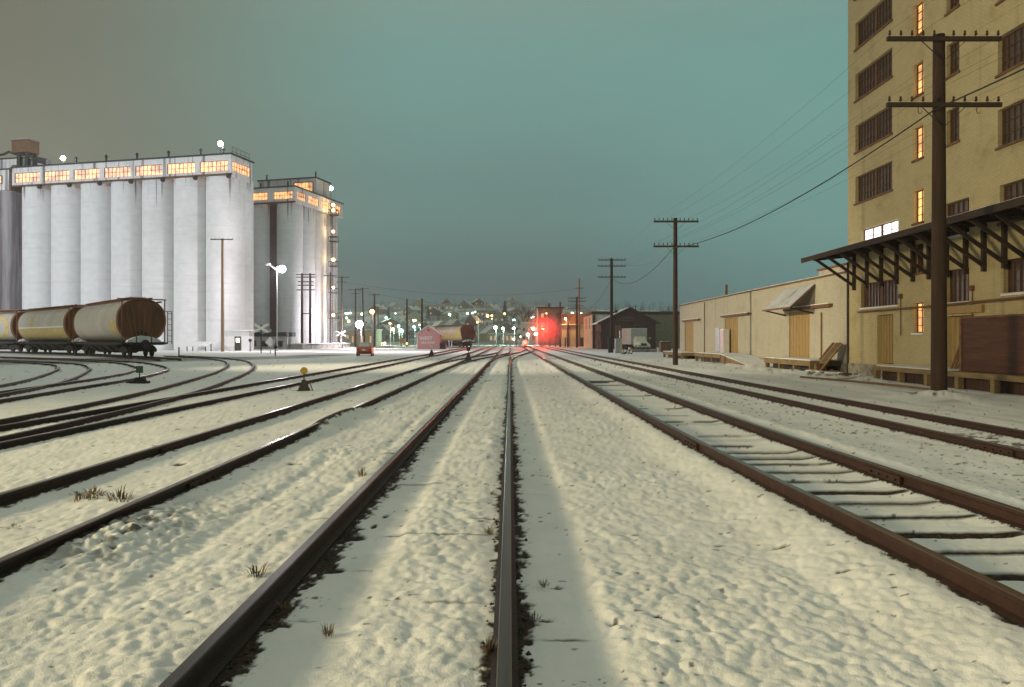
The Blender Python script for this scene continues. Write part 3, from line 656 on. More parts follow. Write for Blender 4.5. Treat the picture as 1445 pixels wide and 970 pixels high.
# workhouse at the left end
e2 = thing('grain_elevator_workhouse', 'stained workhouse at the left end of the white elevator with rooftop machinery', 'grain elevator', (0, 0, 0))
for k in range(3):
    p = L(46.4+k*6.2, 3.6, 0); MB().cyl((p[0], p[1], -.3), (p[0], p[1], ZB-.4), 3.05, n=48).build('silo', M['stain'], e2, smooth=True)
prismL(L, 42.95, 62, .2, 7, ZB-.6, ZT-.1).build('upper_wall', M['silo'], e2)
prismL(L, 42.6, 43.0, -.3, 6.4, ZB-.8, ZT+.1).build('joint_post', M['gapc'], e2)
prismL(L, 42.9, 62, .0, 7.2, ZT-.1, ZT+.1).build('roof_edge', M['dark'], e2)
prismL(L, 43.0, 60, 2.5, 9, ZT+.1, ZT+2.4).build('penthouse_wall', M['silo'], e2)
prismL(L, 42.8, 60.2, 2.3, 9.2, ZT+2.4, ZT+2.6).build('penthouse_roof', M['dark'], e2)
prismL(L, 44.0, 45.4, 2.42, 2.55, ZT+.6, ZT+1.3).build('louvre', M['plank'], e2)
gallery_window(e2, L, 45.0, 46.6, .12, .12, 28.9, 30.3, 2)
prismL(L, 41.0, 44.4, 1.5, 3.9, ZT+3.2, ZT+5.4).build('dust_house', M['plank'], e2)
prismL(L, 40.8, 44.6, 1.3, 4.1, ZT+5.4, ZT+5.6).build('dust_house_roof', M['galv'], e2)
mb = MB()
for a, b in ((41.5, 1.9), (43.2, 1.9), (41.5, 3.5), (43.2, 3.5)): MB().bar(L(a, b, ZT+.1), L(a, b, ZT+3.2), .55).build('support_leg', M['dark'], e2)
MB().cyl(L(41.2, 1.5, ZT+2.6), L(38.2, 1.5, ZT+1.4), .2, n=8).cyl(L(38.6, 1.5, ZT+1.6), L(36.6, 1.5, ZT+1.1), .55, n=10).build('conveyor_motor', M['dark'], e2)
MB().tube([L(42, 1.8, ZT+2.9), L(44, 1.8, ZT+3.0), L(45.3, 1.8, ZT+3.5), L(46.5, 1.8, ZT+3.1), L(49, 1.8, ZT+2.9)], .2).build('duct', M['dark'], e2)
# entry hut, canopy and posts at the foot
t = thing('entry_hut', 'small white entry hut with lit doorway at the foot of the silos', 'hut', (X(333, 115), 115, 0))
MB().box((0, 1, 1.55), (4.2, 2.2, 3.1)).build('wall', M['silo'], t)
MB().box((.3, 1, 3.2), (4.6, 2.8, .16)).build('roof', M['roofw'], t)
dr = MB().box((.35, -.12, 1.15), (1.0, .08, 2.2)).build('door', M['dark'], t); MB().box((.35, -.18, 1.65), (.5, .03, .6)).build('pane', M['e_yel'], dr)
t = thing('loading_cover', 'low slanted snow-topped cover beside the silo base', 'cover', (X(281, 112), 112, 0))
MB().prism([(-1.2, .7), (1.2, 1.3), (1.2, 1.45), (-1.2, .85)], 'x', -1.6, 1.6).build('roof', M['roofw'], t)
for sx_ in (-1.4, 1.4):
    for sy_ in (-1, 1): MB().box((sx_, sy_, .35 if sy_ < 0 else .6), (.12, .12, .7 if sy_ < 0 else 1.2)).build('leg', M['dark'], t)

# rear elevator
C = (-41.7, 142.7); n_ = (.255, .967); d = (-.967, .255); L = local(C, d, n_)
e3 = thing('grain_elevator', 'rear grain elevator with lamp-lit ladder up its right corner', 'grain elevator', (0, 0, 0))
for k in range(4):
    p = L(2.6, 2.5+k*4.75, 0); MB().cyl((p[0], p[1], -.3), (p[0], p[1], 28.6), 2.5, n=40).build('silo', M['silo'], e3, smooth=True)
for a in (9.6, 14.7): p = L(a, 2.9, 0); MB().cyl((p[0], p[1], -.3), (p[0], p[1], 28.6), 2.6, n=40).build('silo', M['silo'], e3, smooth=True)
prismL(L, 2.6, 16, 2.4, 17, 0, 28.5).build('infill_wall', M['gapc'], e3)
wa = [(.5, 4.6, 29.1, 30.6), (6.0, 10.6, 29.1, 30.6)]; wb = [(.8, 3.9, 29.1, 30.7), (5.0, 9.0, 29.1, 30.7), (10.2, 13.2, 29.1, 30.7), (14.6, 18.4, 29.1, 30.7)]
wallL(L, -.1, 17, -.1, 28.6, 31.4, wa, .3).build('gallery_wall', M['silo'], e3)
wallL(L, -.1, 19.3, -.1, 28.2, 31.4, wb, .3, True).build('gallery_side_wall', M['silo'], e3)
for a0, a1, z0, z1 in wa: gallery_window(e3, L, a0, a1, .1, .1, z0, z1)
for a0, a1, z0, z1 in wb: gallery_window(e3, L, .1, .1, a0, a1, z0, z1, 5)
prismL(L, -.3, 17, -.3, 19.5, 31.4, 31.6).build('roof_edge', M['dark'], e3)
prismL(L, -.2, 17, -.3, -.05, 28.3, 28.58).build('gallery_ledge', M['winframe'], e3)
prismL(L, .6, 14, 9, 15, 31.6, 35.0).build('monitor_wall', M['silo'], e3)
prismL(L, .4, 14.2, 8.8, 15.2, 35.0, 35.25).build('monitor_roof', M['dark'], e3)
gallery_window(e3, L, 1.2, 5.5, 8.9, 8.9, 32.2, 34.2, 5)
for a, b in ((2, .8), (8, .8), (.6, 9), (12, 9)): p = L(a, b, 31.5 if b < 2 else 35.1); MB().cyl(p, (p[0], p[1], p[2]+1.2), .16, n=8).build('roof_vent', M['dark'], e3)
lp = Vector(L(-.8, 13.2, 0)); lad = MB()
for s in (-.35, .35):
    q = lp+Vector((n_[0], n_[1], 0))*s; lad.bar(q, q+Vector((0, 0, 30.5)), .14); q2 = q+Vector((-d[0], -d[1], 0))*.7; lad.bar(q2, q2+Vector((0, 0, 30.5)), .08)
for k in range(48): z = .5+k*.63; lad.bar(lp+Vector((n_[0]*.35, n_[1]*.35, z)), lp+Vector((-n_[0]*.35, -n_[1]*.35, z)), .07)
lad.build('ladder', M['dark'], e3)
for zz in (6.2, 11.6, 17.2, 22.4, 28.0):
    p = MB(); q = lp+Vector((-d[0]*.4, -d[1]*.4, zz)); p.box(q, (1.7, 1.7, .12)); p.box(q+Vector((0, 0, 1.0)), (1.75, 1.75, .07))
    for sx_ in (-.85, .85):
        for sy_ in (-.85, .85): p.box(q+Vector((sx_, sy_, .5)), (.07, .07, 1.0))
    p.build('ladder_platform', M['dark'], e3)
for py, r_ in ((445, .32), (406, .26), (367, .36), (327, .30), (297, .34), (289.5, .34)):
    q = lp+Vector((-d[0]*.7-.25, -d[1]*.7-.4, 0)); D_ = q.y; zz = Z(py, D_); MB().ball((q.x, q.y, zz), r_, 10, 8).build('ladder_lamp', M['e_ladder'], e3)
    light('POINT', (q.x-.2, q.y-.9, zz), 120, (1, .6, .25), .3)
flood(e3, (X(467, 161), 161, Z(266, 161)), .45, 300, mast=3.3)
t = thing('loading_shed', 'low pale loading shed with dark roof along the rear silos', 'shed', (0, 0, 0))
prismL(L, -1.5, 13, -5.2, -2.6, -.2, 2.35).build('wall', M['palew'], t); prismL(L, -1.6, 13.2, -5.5, -2.4, 2.35, 3.15).build('roof', M['dark'], t)
for a in (-.6, 2.4, 5.0): prismL(L, a, a+1.3, -5.6, -5.25, .5, 1.5).build('vent_box', M['dark'], t)
t = thing('loading_platform', 'low snow-topped platform right of the loading shed', 'platform', (0, 0, 0))
prismL(L, -4.5, -1.9, -5, 14, 0, .9).build('deck', M['concrete'], t); prismL(L, -4.7, -1.85, -5.1, 14.1, .9, 1.1).build('snow_layer', M['roofw'], t)

# ------------------------------------------------------------------ tall mill on the right (> wall, windows, canopy, brackets)
def brick_mat(name, base, dark, sc=1.0):
    m = bpy.data.materials.new(name); m.use_nodes = True; t = m.node_tree; b = t.nodes['Principled BSDF']; b.inputs['Roughness'].default_value = .85
    g = t.nodes.new('ShaderNodeTexCoord'); sp = t.nodes.new('ShaderNodeSeparateXYZ'); t.links.new(g.outputs['Object'], sp.inputs[0])
    ax = t.nodes.new('ShaderNodeMath'); t.links.new(sp.outputs[0], ax.inputs[0]); t.links.new(sp.outputs[1], ax.inputs[1])
    cb = t.nodes.new('ShaderNodeCombineXYZ'); t.links.new(ax.outputs[0], cb.inputs[0]); t.links.new(sp.outputs[2], cb.inputs[1])
    br = t.nodes.new('ShaderNodeTexBrick'); br.inputs['Scale'].default_value = sc; br.inputs['Brick Width'].default_value = .22; br.inputs['Row Height'].default_value = .075; br.inputs['Mortar Size'].default_value = .008
    br.inputs['Color1'].default_value = (*base, 1); br.inputs['Color2'].default_value = (*[c*.9 for c in base], 1); br.inputs['Mortar'].default_value = (*[c*.8 for c in base], 1)
    t.links.new(cb.outputs[0], br.inputs['Vector'])
    n = t.nodes.new('ShaderNodeTexNoise'); n.inputs['Scale'].default_value = .9; n.inputs['Detail'].default_value = 9; n.inputs['Roughness'].default_value = .72; t.links.new(g.outputs['Object'], n.inputs['Vector'])
    c = mixc(t, mr(t, n.outputs[0], .48, .74, 0, .8), br.outputs[0], dark)
    n2 = t.nodes.new('ShaderNodeTexNoise'); n2.inputs['Scale'].default_value = 1.5; n2.inputs['Detail'].default_value = 5; mp_ = t.nodes.new('ShaderNodeMapping'); mp_.inputs['Scale'].default_value = (1, 1, .05); t.links.new(g.outputs['Object'], mp_.inputs[0]); t.links.new(mp_.outputs[0], n2.inputs['Vector'])
    c = mixc(t, mr(t, n2.outputs[0], .58, .78, 0, .45), c, tuple(q*.45 for q in dark))
    t.links.new(c, b.inputs['Base Color'])
    bp = t.nodes.new('ShaderNodeBump'); bp.inputs['Strength'].default_value = .9; bp.inputs['Distance'].default_value = .02; t.links.new(br.outputs['Fac'], bp.inputs['Height']); bp.invert = True
    t.links.new(bp.outputs[0], b.inputs['Normal']); return m
M['mill'] = brick_mat('painted_mill_brick', (.56, .465, .27), (.36, .28, .145))
M['ware'] = brick_mat('painted_warehouse_wall', (.53, .49, .38), (.38, .33, .23))
WX = 17.0; L = local((WX, 0), (0, 1), (1, 0))
mill = thing('mill_building', 'tall yellowish brick mill with many windows along the right edge', 'mill', (0, 0, 0))
wins = []   # D0, D1, Z0, Z1, kind
rows4 = [(8.40, 9.70), (10.92, 12.22), (13.45, 14.75), (15.97, 17.27), (18.5, 19.8)]
for q, (z0, z1) in enumerate(rows4): wins += [(32.8, 36.3, z0, z1, 'wide'), (22.1, 25.7, z0, z1, 'wide'), (14.5, 18.0, z0, z1, 'wide')]
for z0, z1 in ((6.6, 7.95), (9.25, 10.6), (11.9, 13.25), (14.4, 15.76), (17.0, 18.3)): wins += [(30.33, 31.07, z0, z1, 'lit')]
for z0, z1 in ((9.27, 10.6), (11.9, 13.15), (14.4, 15.7), (17.0, 18.3)): wins += [(27.9, 28.72, z0, z1, 'narrow')]
wins += [(32.3, 35.7, 5.98, 7.02, 'office'), (27.3, 28.9, 5.7, 7.0, 'grid'), (22.0, 25.6, 5.75, 7.05, 'wide'), (32.3, 35.7, 3.25, 4.4, 'wide'), (27.3, 28.75, 3.15, 4.4, 'grid'), (21.8, 25.4, 3.3, 4.45, 'wide'),
         (30.33, 31.07, 2.0, 3.25, 'litlow'), (30.33, 31.0, 4.5, 5.7, 'narrow'), (32.7, 34.15, .62, 2.85, 'door'), (27.0, 28.8, .62, 2.62, 'door')]
wallL(L, 8, 37.1, 0, -.3, 22, [w[:4] for w in wins], .26).build('wall', M['mill'], mill)
mb = MB(); mb.add([(WX, 8, -.3), (36, 8, -.3), (36, 8, 22), (WX, 8, 22)], [(0, 1, 2, 3)]); mb.add([(WX, 37.1, -.3), (36, 37.1, -.3), (36, 37.1, 22), (WX, 37.1, 22)], [(3, 2, 1, 0)]); mb.add([(36, 8, -.3), (36, 37.1, -.3), (36, 37.1, 22), (36, 8, 22)], [(0, 1, 2, 3)])
mb.build('side_wall', M['mill'], mill)
mb = MB(); mb.span(16.85, 36.1, 7.9, 37.2, 22.003, 22.3); mb.build('roof', M['roofw'], mill)
MB().span(17.30, 17.34, 8.1, 37.0, -.2, 21.9).build('interior_partition', M['dark'], mill)
for w in wins:
    a0, a1, z0, z1, kd = w
    if kd == 'door':
        dd_ = MB(); dd_.span(WX+.20, WX+.25, a0+.02, a1-.02, z0+.02, z1-.02)
        for k in range(1, 6): y = a0+(a1-a0)*k/6; dd_.span(WX+.175, WX+.202, y-.02, y+.02, z0+.05, z1-.05)
        o = dd_.build('door', M['door'], mill); MB().span(WX+.16, WX+.20, a0+.12, a0+.17, 1.55, 1.75).build('handle', M['iron'], o); continue
    nx_ = {'wide': 12, 'lit': 2, 'litlow': 2, 'narrow': 3, 'office': 4, 'grid': 5}[kd]; nz_ = {'wide': 3, 'lit': 4, 'litlow': 4, 'narrow': 4, 'office': 3, 'grid': 3}[kd]
    fr = MB(); xf = WX+.17
    for k in range(nx_+1):
        y = a0+(a1-a0)*k/nx_; wd = .09 if k in (0, nx_) else (.16 if kd in ('wide', 'office') and k == nx_//2 else .024); fr.span(xf-.02, xf+.02, y-wd/2 if k else y, y+wd/2 if k < nx_ else y, z0, z1)
    for k in range(nz_+1):
        z = z0+(z1-z0)*k/nz_; wd = .08 if k in (0, nz_) else .022; fr.span(xf-.018, xf+.018, a0, a1, z-wd/2 if k else z, z+wd/2 if k < nz_ else z)
    f = fr.build('window', M['winframe'], mill)
    pm = M['w_or'] if kd in ('lit', 'litlow') else M['w_wh'] if kd == 'office' else M['wgl']
    MB().span(xf+.025, xf+.035, a0+.01, a1-.01, z0+.01, z1-.01).build('pane', pm, f)
    MB().span(WX-.07, WX+.16, a0-.06, a1+.06, z0-.09, z0-.003).build('sill', M['roofw'] if kd in ('litlow', 'grid') or z0 < 4 else M['plank'], f)
# canopy over the loading dock
cx0, cx1 = 14.9, 16.98
can = MB(); can.prism([(cx0, 5.70), (cx1, 5.93), (cx1, 6.05), (cx0, 5.84)], 'y', 14, 37.6)
can.build('canopy', M['canopy'], mill)
MB().prism([(cx0+.05, 5.846), (cx1-.03, 6.056), (cx1-.03, 6.12), (cx0+.05, 5.90)], 'y', 14.1, 37.5).build('canopy_snow', M['roofw'], mill)
MB().span(cx0-.06, cx0-.003, 13.95, 37.62, 5.62, 5.86).build('canopy_fascia', M['canopy'], mill)
for y in (36.3, 35.0, 33.65, 32.3, 31.0, 29.8, 28.6, 27.4, 26.35, 25.25, 24.1, 22.9, 21.7, 20.5, 19.3, 18.1):
    b = MB(); b.span(WX-.14, WX-.003, y-.07, y+.07, 4.15, 5.90); b.bar((WX-.07, y, 4.35), (cx0+.12, y, 5.68), .10, .12); b.bar((WX-.1, y, 5.85), (cx0+.05, y, 5.64), .08, .12); b.build('bracket', M['canopy'], mill)
MB().tube([(WX-.10, 35.8, 3.05), (WX-.10, 30, 3.05), (WX-.10, 24, 3.1), (WX-.10, 12, 3.1)], .05).build('wall_pipe', M['plank'], mill)
MB().cyl((WX-.06, 37.0, 0), (WX-.06, 37.0, 5.6), .05, n=8).build('downpipe', M['dark'], mill)
for y in (32.0, 27.05): MB().box((WX-.06, y, 3.6), (.12, .16, .2)).cyl((WX-.05, y, 3.5), (WX-.05, y, 1.9), .02, n=6).build('junction_box', M['plank'], mill)
MB().span(WX-.12, WX-.003, 26.4, 29.0, 2.70, 2.98).build('door_header', M['door'], mill)
MB().span(WX-.05, WX-.003, 15, 37.05, -.2, .55).build('plinth', M['concrete'], mill)
# loading dock
t = thing('loading_dock', 'long timber loading dock below the canopy of the tall mill', 'loading dock', (15.4, 31.3, 0))
MB().span(0, 1.54, -18, 0, .42, .6).build('deck', M['dock'], t); MB().span(.35, .40, -18, -.1, -.2, .42).build('skirt', M['shedw'], t)
for k in range(10): MB().span(.02, .22, -k*1.9-.22, -k*1.9-.02, -.2, .417).build('post', M['dock'], t)
MB().span(.05, 1.5, -5, -.2, .603, .64).build('snow_layer', M['roofw'], t)
t = thing('plywood_enclosure', 'dark brown plywood enclosure standing on the loading dock', 'enclosure', (16.0, 24.6, .6))
MB().span(0, .06, -2.1, 1.5, .02, 1.85).build('front_panel', M['plywood'], t); MB().span(.06, .95, 1.42, 1.48, .02, 1.85).build('side_panel', M['plywood'], t)
MB().span(-.05, .12, -2.3, -2.1, 0, 1.95).build('corner_post', M['dark'], t); MB().span(-.03, .1, 1.5, 1.62, 0, 1.87).build('corner_post', M['plank'], t); MB().span(0, .06, -4.6, -2.3, .02, 1.75).build('front_panel', M['plank'], t); MB().span(-.04, .95, -2.2, 1.55, 1.85, 1.92).build('top_rail', M['plank'], t)
for k in range(5):
    o = MB(); o.bar((16.2+.06*(k % 2), 26.45+k*.16, .62), (16.75, 26.5+k*.15, 2.2-.15*(k % 3)), .10, .04); tag(o.build('leaning_board', M['white'] if k == 1 else M['plank']), ['wide brown board leaning on the mill wall behind the near pole', 'pale short board leaning among the brown ones on the dock', 'narrow brown board leaning beside the plywood enclosure', 'rough brown board leaning between others on the dock', 'leftmost brown board leaning by the ochre sliding door'][k], 'board')

# ------------------------------------------------------------------ warehouse
ware = thing('warehouse', 'long low cream warehouse left of the tall mill with sliding doors', 'warehouse', (0, 0, 0))
wd = [(68.5, 71.9, .6, 3.38), (55.1, 58.5, .65, 3.4), (41.9, 45.0, .55, 3.38)]
wallL(L, 37.11, 74, .03, -.3, 5.1, wd, .2).build('wall', M['ware'], ware)
MB().span(WX+.24, WX+.28, 37.2, 73.9, -.2, 5.0).build('interior_partition', M['dark'], ware)
mb = MB(); mb.add([(WX+.03, 74, -.3), (40, 74, -.3), (40, 74, 5.1), (WX+.03, 74, 5.1)], [(3, 2, 1, 0)]); mb.build('end_wall', M['ware'], ware)
MB().span(WX-.05, 40, 37.12, 74.1, 5.103, 5.2).build('roof', M['plank'], ware)
MB().span(WX+.10, 40, 37.3, 74, 5.2, 5.26).build('roof_snow', M['roofw'], ware)
MB().span(WX-.04, WX+.027, 37.15, 73.95, -.2, .5).build('foundation', M['concrete'], ware)
for a0, a1, z0, z1 in wd:
    q = MB(); q.span(WX+.12, WX+.18, a0, a1, z0, z1)
    for k in range(1, 7): y = a0+(a1-a0)*k/7; q.span(WX+.10, WX+.122, y-.02, y+.02, z0, z1)
    q.build('sliding_door', M['door'], ware)
for a0, a1, z in ((66.0, 72.2, 3.46), (52.0, 58.9, 3.48), (38.9, 45.4, 3.46)):
    o = MB().span(WX-.20, WX+.025, a0, a1, z, z+.16).build('door_track', M['plank'], ware); MB().span(WX-.21, WX+.02, a0+.02, a1-.02, z+.163, z+.21).build('snow_layer', M['roofw'], o)
aw = MB(); aw.add([(WX, 41.1, 4.80), (WX, 45.6, 4.80), (15.6, 45.6, 3.54), (15.6, 41.1, 3.54), (WX, 41.1, 4.72), (WX, 45.6, 4.72), (15.6, 45.6, 3.46), (15.6, 41.1, 3.46)], [(0, 1, 2, 3), (7, 6, 5, 4), (0, 3, 7, 4), (1, 5, 6, 2), (3, 2, 6, 7), (0, 4, 5, 1)])
awo = aw.build('awning', M['plank'], ware)
sn = MB(); sn.add([(WX-.03, 41.13, 4.79), (WX-.03, 45.57, 4.79), (15.62, 45.57, 3.565), (15.62, 41.13, 3.565), (WX-.03, 41.13, 4.83), (WX-.03, 45.57, 4.83), (15.62, 45.57, 3.60), (15.62, 41.13, 3.60)], [(4, 5, 6, 7), (0, 3, 7, 4), (1, 5, 6, 2), (3, 2, 6, 7)]); sn.build('awning_snow', mat('thin_snow_tin', (.46, .46, .47), .7, 0, .25, 1.2, second=(.20, .19, .19), thr=(.5, .72)), awo)
for y in (41.3, 45.4): MB().bar((WX-.03, y, 3.2), (15.7, y, 3.50), .08).build('strut', M['canopy'], awo)
MB().span(18, 28, 37.3, 43, 5.26, 5.72).build('parapet', M['ware'], ware); MB().span(17.9, 28, 37.25, 43.1, 5.723, 5.82).build('parapet_cap', M['plank'], ware)
MB().cyl((19.5, 66.5, 5.2), (19.5, 66.5, 6.7), .12, n=8).build('roof_vent', M['plank'], ware)
for y in (64.4, 40.2): MB().cyl((WX-.04, y, .4), (WX-.04, y, 3.2 if y < 50 else 5.0), .035, n=6).build('downpipe', M['plank'], ware)
MB().span(WX-.02, WX+.025, 59.8, 61.0, .8, 2.7).build('wall_notice', M['galv'], ware)
t = thing('cabinet', 'narrow white cabinet beside the middle sliding door of the warehouse', 'cabinet', (WX-.25, 57.6, .65)); MB().box((0, 0, .95), (.45, 1.0, 1.9)).build('body', M['white'], t); MB().box((-.235, 0, .95), (.02, .85, 1.7)).build('door', M['galv'], t)
def platform(lbl, x0, x1, y0, y1, zt, posts):
    t = thing('loading_platform', lbl, 'platform', (x0, y0, 0))
    MB().span(0, x1-x0, 0, y1-y0, zt-.28, zt).build('deck', M['dock'], t); MB().span(.04, x1-x0, .04, y1-y0-.04, zt+.003, zt+.06).build('snow_layer', M['roofw'], t)
    for k in range(posts): y = (y1-y0-.3)*k/(posts-1)+.15; MB().span(.05, .25, y-.1, y+.1, -.2, zt-.283).build('post', M['dock'], t)
    MB().span(.5, .55, .1, y1-y0-.1, -.2, zt-.283).build('skirt', M['dark'], t)
platform('timber platform with thin snow below the awning', 15.4, 16.95, 37.9, 44.7, .62, 4)
platform('dark timber platform at the top of the snowy ramp', 15.0, 16.95, 52.7, 60, .66, 4)
platform('farthest low platform behind the warehouse end pole', 15.3, 16.95, 66, 74, .55, 4)
t = thing('snowy_ramp', 'snow-covered ramp sloping down from the middle platform', 'ramp', (15.0, 46, 0)); MB().prism([(0, -.1), (6.65, -.1), (6.65, .64), (0, .02)], 'x', .05, 1.9).build('ramp_body', M['dock'], t); MB().prism([(0, .03), (6.65, .65), (6.65, .72), (-.1, .05)], 'x', .02, 1.95).build('snow_layer', M['roofw'], t)
t = thing('leaning_pallet', 'large plank frame leaning by the corner of warehouse and mill', 'pallet', (16.0, 37.6, 0))
for k in range(6): MB().bar((-.5+.02*k, k*.26-.6, .1), (.72, k*.20-.45, 1.5+.05*(k % 2)), .22, .06).build('plank', M['plank'] if k % 3 else M['dock'], t)
MB().box((-.35, -.4, .25), (.5, .3, .5)).build('block', M['plank'], t)
t = thing('debris_pile', 'snow-dusted debris heap between the platform and the mill', 'debris', (15.6, 36.0, 0))
for k in range(16): MB().box((random.uniform(-.6, .9), random.uniform(-2, 2.2), random.uniform(.05, .2)), (random.uniform(.1, .5), random.uniform(.1, .6), random.uniform(.05, .15)), random.uniform(0, 3)).build('scrap', M['plank'] if k % 2 else M['roofw'], t)
tag(MB().tube([(13.0, 33.0, .05), (13.6, 29.5, .06), (13.9, 26, .07), (14.0, 23.6, .06)], .045).build('pipe', M['plank']), 'thin brown pipe lying on the snow in front of the dock', 'pipe')

# ------------------------------------------------------------------ hopper cars
def hopper(loc, rz, label, marks, s=1.07, group='covered hopper cars', blen=16.2):
    t = thing('hopper_car', label, 'hopper car', loc, rz, group); t.scale = (s*1.12, s, s*1.03)
    def prof(n=40, f=1.0):
        r = []
        for k in range(n):
            a = 2*math.pi*k/n; c, s_ = math.cos(a), math.sin(a); e = 2/2.25
            r.append((f*1.64*abs(c)**e*(1 if c > 0 else -1), max(1.16, 2.86+f*1.72*abs(s_)**e*(1 if s_ > 0 else -1))))
        return r
    h_ = blen/2; P = prof()
    MB().loft([[(x, y, z) for x, z in P] for y in (-h_+.75, h_-.75)], False).build('body', M['hopsil'], t, smooth=True)
    for sg in (-1, 1):
        ring = [[(x, sg*y, z) for x, z in prof(40, f)] for y, f in ((h_-.76, 1.004), (h_-.30, 1.004), (h_-.28, .97), (h_-.42, .93))]
        e = MB(); e.loft(ring, False)
        c0 = len(e.v); e.add([(x, sg*(h_-.42), z) for x, z in prof(40, .93)], [tuple(range(40))]); ep = e.build('end_plate', M['brown'], t)
        rb = MB()
        for x in (-1.1, -.66, -.22, .22, .66, 1.1): rb.bar((x, sg*(h_-.36), 4.2-.25*abs(x)), (x*.55, sg*(h_-.36), 1.5), .07, .08)
        rb.box((0, sg*(h_-.35), 3.5), (2.6, .06, .06)); rb.build('rib', M['brown'], ep)
        arch = MB(); arch.prism([(-.62, 1.2), (.62, 1.2), (.42, 1.85), (0, 2.12), (-.42, 1.85)], 'y', sg*(h_-.40), sg*(h_-.34)); arch.build('hatch', M['under'], ep)
        MB().span(-1.55, 1.55, sg*(h_-.6), sg*(h_+.55), 1.0, 1.14).build('end_platform', M['under'], t)
        sm_ = MB(); sm_.prism([(-1.15, 1.145), (1.2, 1.145), (1.0, 1.36), (.5, 1.58), (-.2, 1.66), (-.7, 1.5), (-1.05, 1.3)], 'y', sg*(h_-.32), sg*(h_+.35)); sm_.build('snow_mound', M['roofw'], t)
        cg = MB()
        for x in (-1.5, -.55, .45, 1.35): cg.bar((x, sg*(h_+.42), .95), (x, sg*(h_+.42), 4.5 if abs(x) > 1 else 1.9), .07)
        cg.bar((-1.55, sg*(h_+.42), 4.5), (1.45, sg*(h_+.42), 4.5), .09); cg.bar((-1.5, sg*(h_+.42), 4.5), (-1.5, sg*(h_-.8), 4.58), .08); cg.bar((1.35, sg*(h_+.42), 4.5), (1.35, sg*(h_-.8), 4.58), .08)
        cg.build('end_cage', M['brown'], t)
        ld = MB()
        for x in (1.72, 2.02): ld.bar((x-.08, sg*(h_+.1), 1.0), (x-.08, sg*(h_+.1), 3.6), .05)
        for k in range(6): ld.bar((1.64, sg*(h_+.1), 1.2+k*.45), (1.94, sg*(h_+.1), 1.2+k*.45), .04)
        ld.bar((1.35, sg*(h_+.1), 3.6), (1.94, sg*(h_+.1), 3.6), .05); ld.build('ladder', M['brown'], t)
        MB().cyl((0, sg*(h_+.5), .8), (0, sg*(h_+1.0), .8), .14, n=8).box((0, sg*(h_+1.0), .8), (.3, .3, .34)).build('coupler', M['under'], t)
        MB().cyl((0, sg*(h_+.56), 1.07), (0, sg*(h_+.62), 1.07), .28, n=12).build('brake_wheel', M['under'], t)
        tk = thing_part('truck', t); yc = sg*(h_-1.5)
        for x in (-.92, .92):
            MB().prism([(yc-1.2, .40), (yc-.6, .34), (yc+.6, .34), (yc+1.2, .40), (yc+1.2, .62), (yc+.5, .86), (yc-.5, .86), (yc-1.2, .62)], 'x', x-.08, x+.08).build('side_frame', M['under'], tk)
            for dy in (-.85, .85): MB().cyl((x*.8-.07, yc+dy, .46), (x*.8+.07, yc+dy, .46), .46, n=20).build('wheel', M['rust'], tk)
    MB().span(-.55, .55, -h_+.2, h_-.2, .42, .99).build('centre_sill', M['under'], t)
    MB().span(-1.5, 1.5, -h_+.4, h_-.4, .92, 1.18).build('side_sill', M['under'], t)
    for k in range(4):
        yc = (k-1.5)*2.75; q = MB(); q.loft([[(x*1.35, yc+y*1.3, 1.0) for x, y in ((-1, -1), (1, -1), (1, 1), (-1, 1))], [(x*.4, yc+y*.35, .25) for x, y in ((-1, -1), (1, -1), (1, 1), (-1, 1))]]); q.build('chute', M['under'], t)
    q = MB(); q.span(-.7, .7, -h_+.3, h_-.3, 4.60, 4.64)
    for x in (-.7, .7): q.span(x-.03, x+.03, -h_+.3, h_-.3, 4.64, 4.70)
    q.build('roof_walk', M['brown'], t)
    q = MB()
    for k in range(9): q.box((0, -h_+1.6+k*(blen-3.2)/8, 4.68), (.9, 1.0, .12))
    q.build('roof_hatch', M['hopsil'], t)
    q = MB()
    for x in (-1.3, 1.3): q.span(x-.05, x+.05, -h_+.3, h_-.3, 4.30, 4.42)
    q.build('eave_rail', M['brown'], t)
    # painted marks follow the curved side (side away from +x)
    def side(a): c, s_ = math.cos(a), math.sin(a); e = 2/2.25; return (-1.646*abs(c)**e, 2.86+1.726*abs(s_)**e*(1 if s_ > 0 else -1))
    for nm, y0, y1, a0, a1, shape in marks:
        m_ = MB(); nu, nv = 36, 24
        for i_ in range(nu):
            for j in range(nv):
                u0, u1, v0, v1 = i_/nu, (i_+1)/nu, j/nv, (j+1)/nv; uc, vc = (u0+u1)-1, (v0+v1)-1; r = math.hypot(uc, vc)
                if shape == 'ring' and not (.62 < r < 1): continue
                if shape == 'disc' and r > 1: continue
                if shape == 'wheat' and not (abs(uc) < .16*(1-vc*vc)+.05 or (vc > -.6 and abs(abs(uc)-.35-.25*math.sin(vc*9)) < .12 and r < 1)): continue
                pts_ = []
                for u, v in ((u0, v0), (u1, v0), (u1, v1), (u0, v1)):
                    x, z = side(a0+(a1-a0)*v); pts_.append((x, y0+(y1-y0)*u, z))
                m_.add(pts_, [(0, 3, 2, 1)])
        m_.build(nm, M['yellow'] if nm != 'pale_stripe' else M['white'], t)
    return t
def thing_part(name, par):
    o = bpy.data.objects.new(name, None); COL.objects.link(o); o.parent = par; return o
A = lambda p, q: (((p[0]+q[0])/2, (p[1]+q[1])/2, .24), math.atan2(-(q[0]-p[0]), q[1]-p[1]))
l, a = A((-31.5, 63.5), (-43.6, 77)); hopper(l, a, 'nearest silver hopper car with rust-brown end and snow on its platform', [('yellow_mark', -7.2, -5.2, -.75, .05, 'disc')])
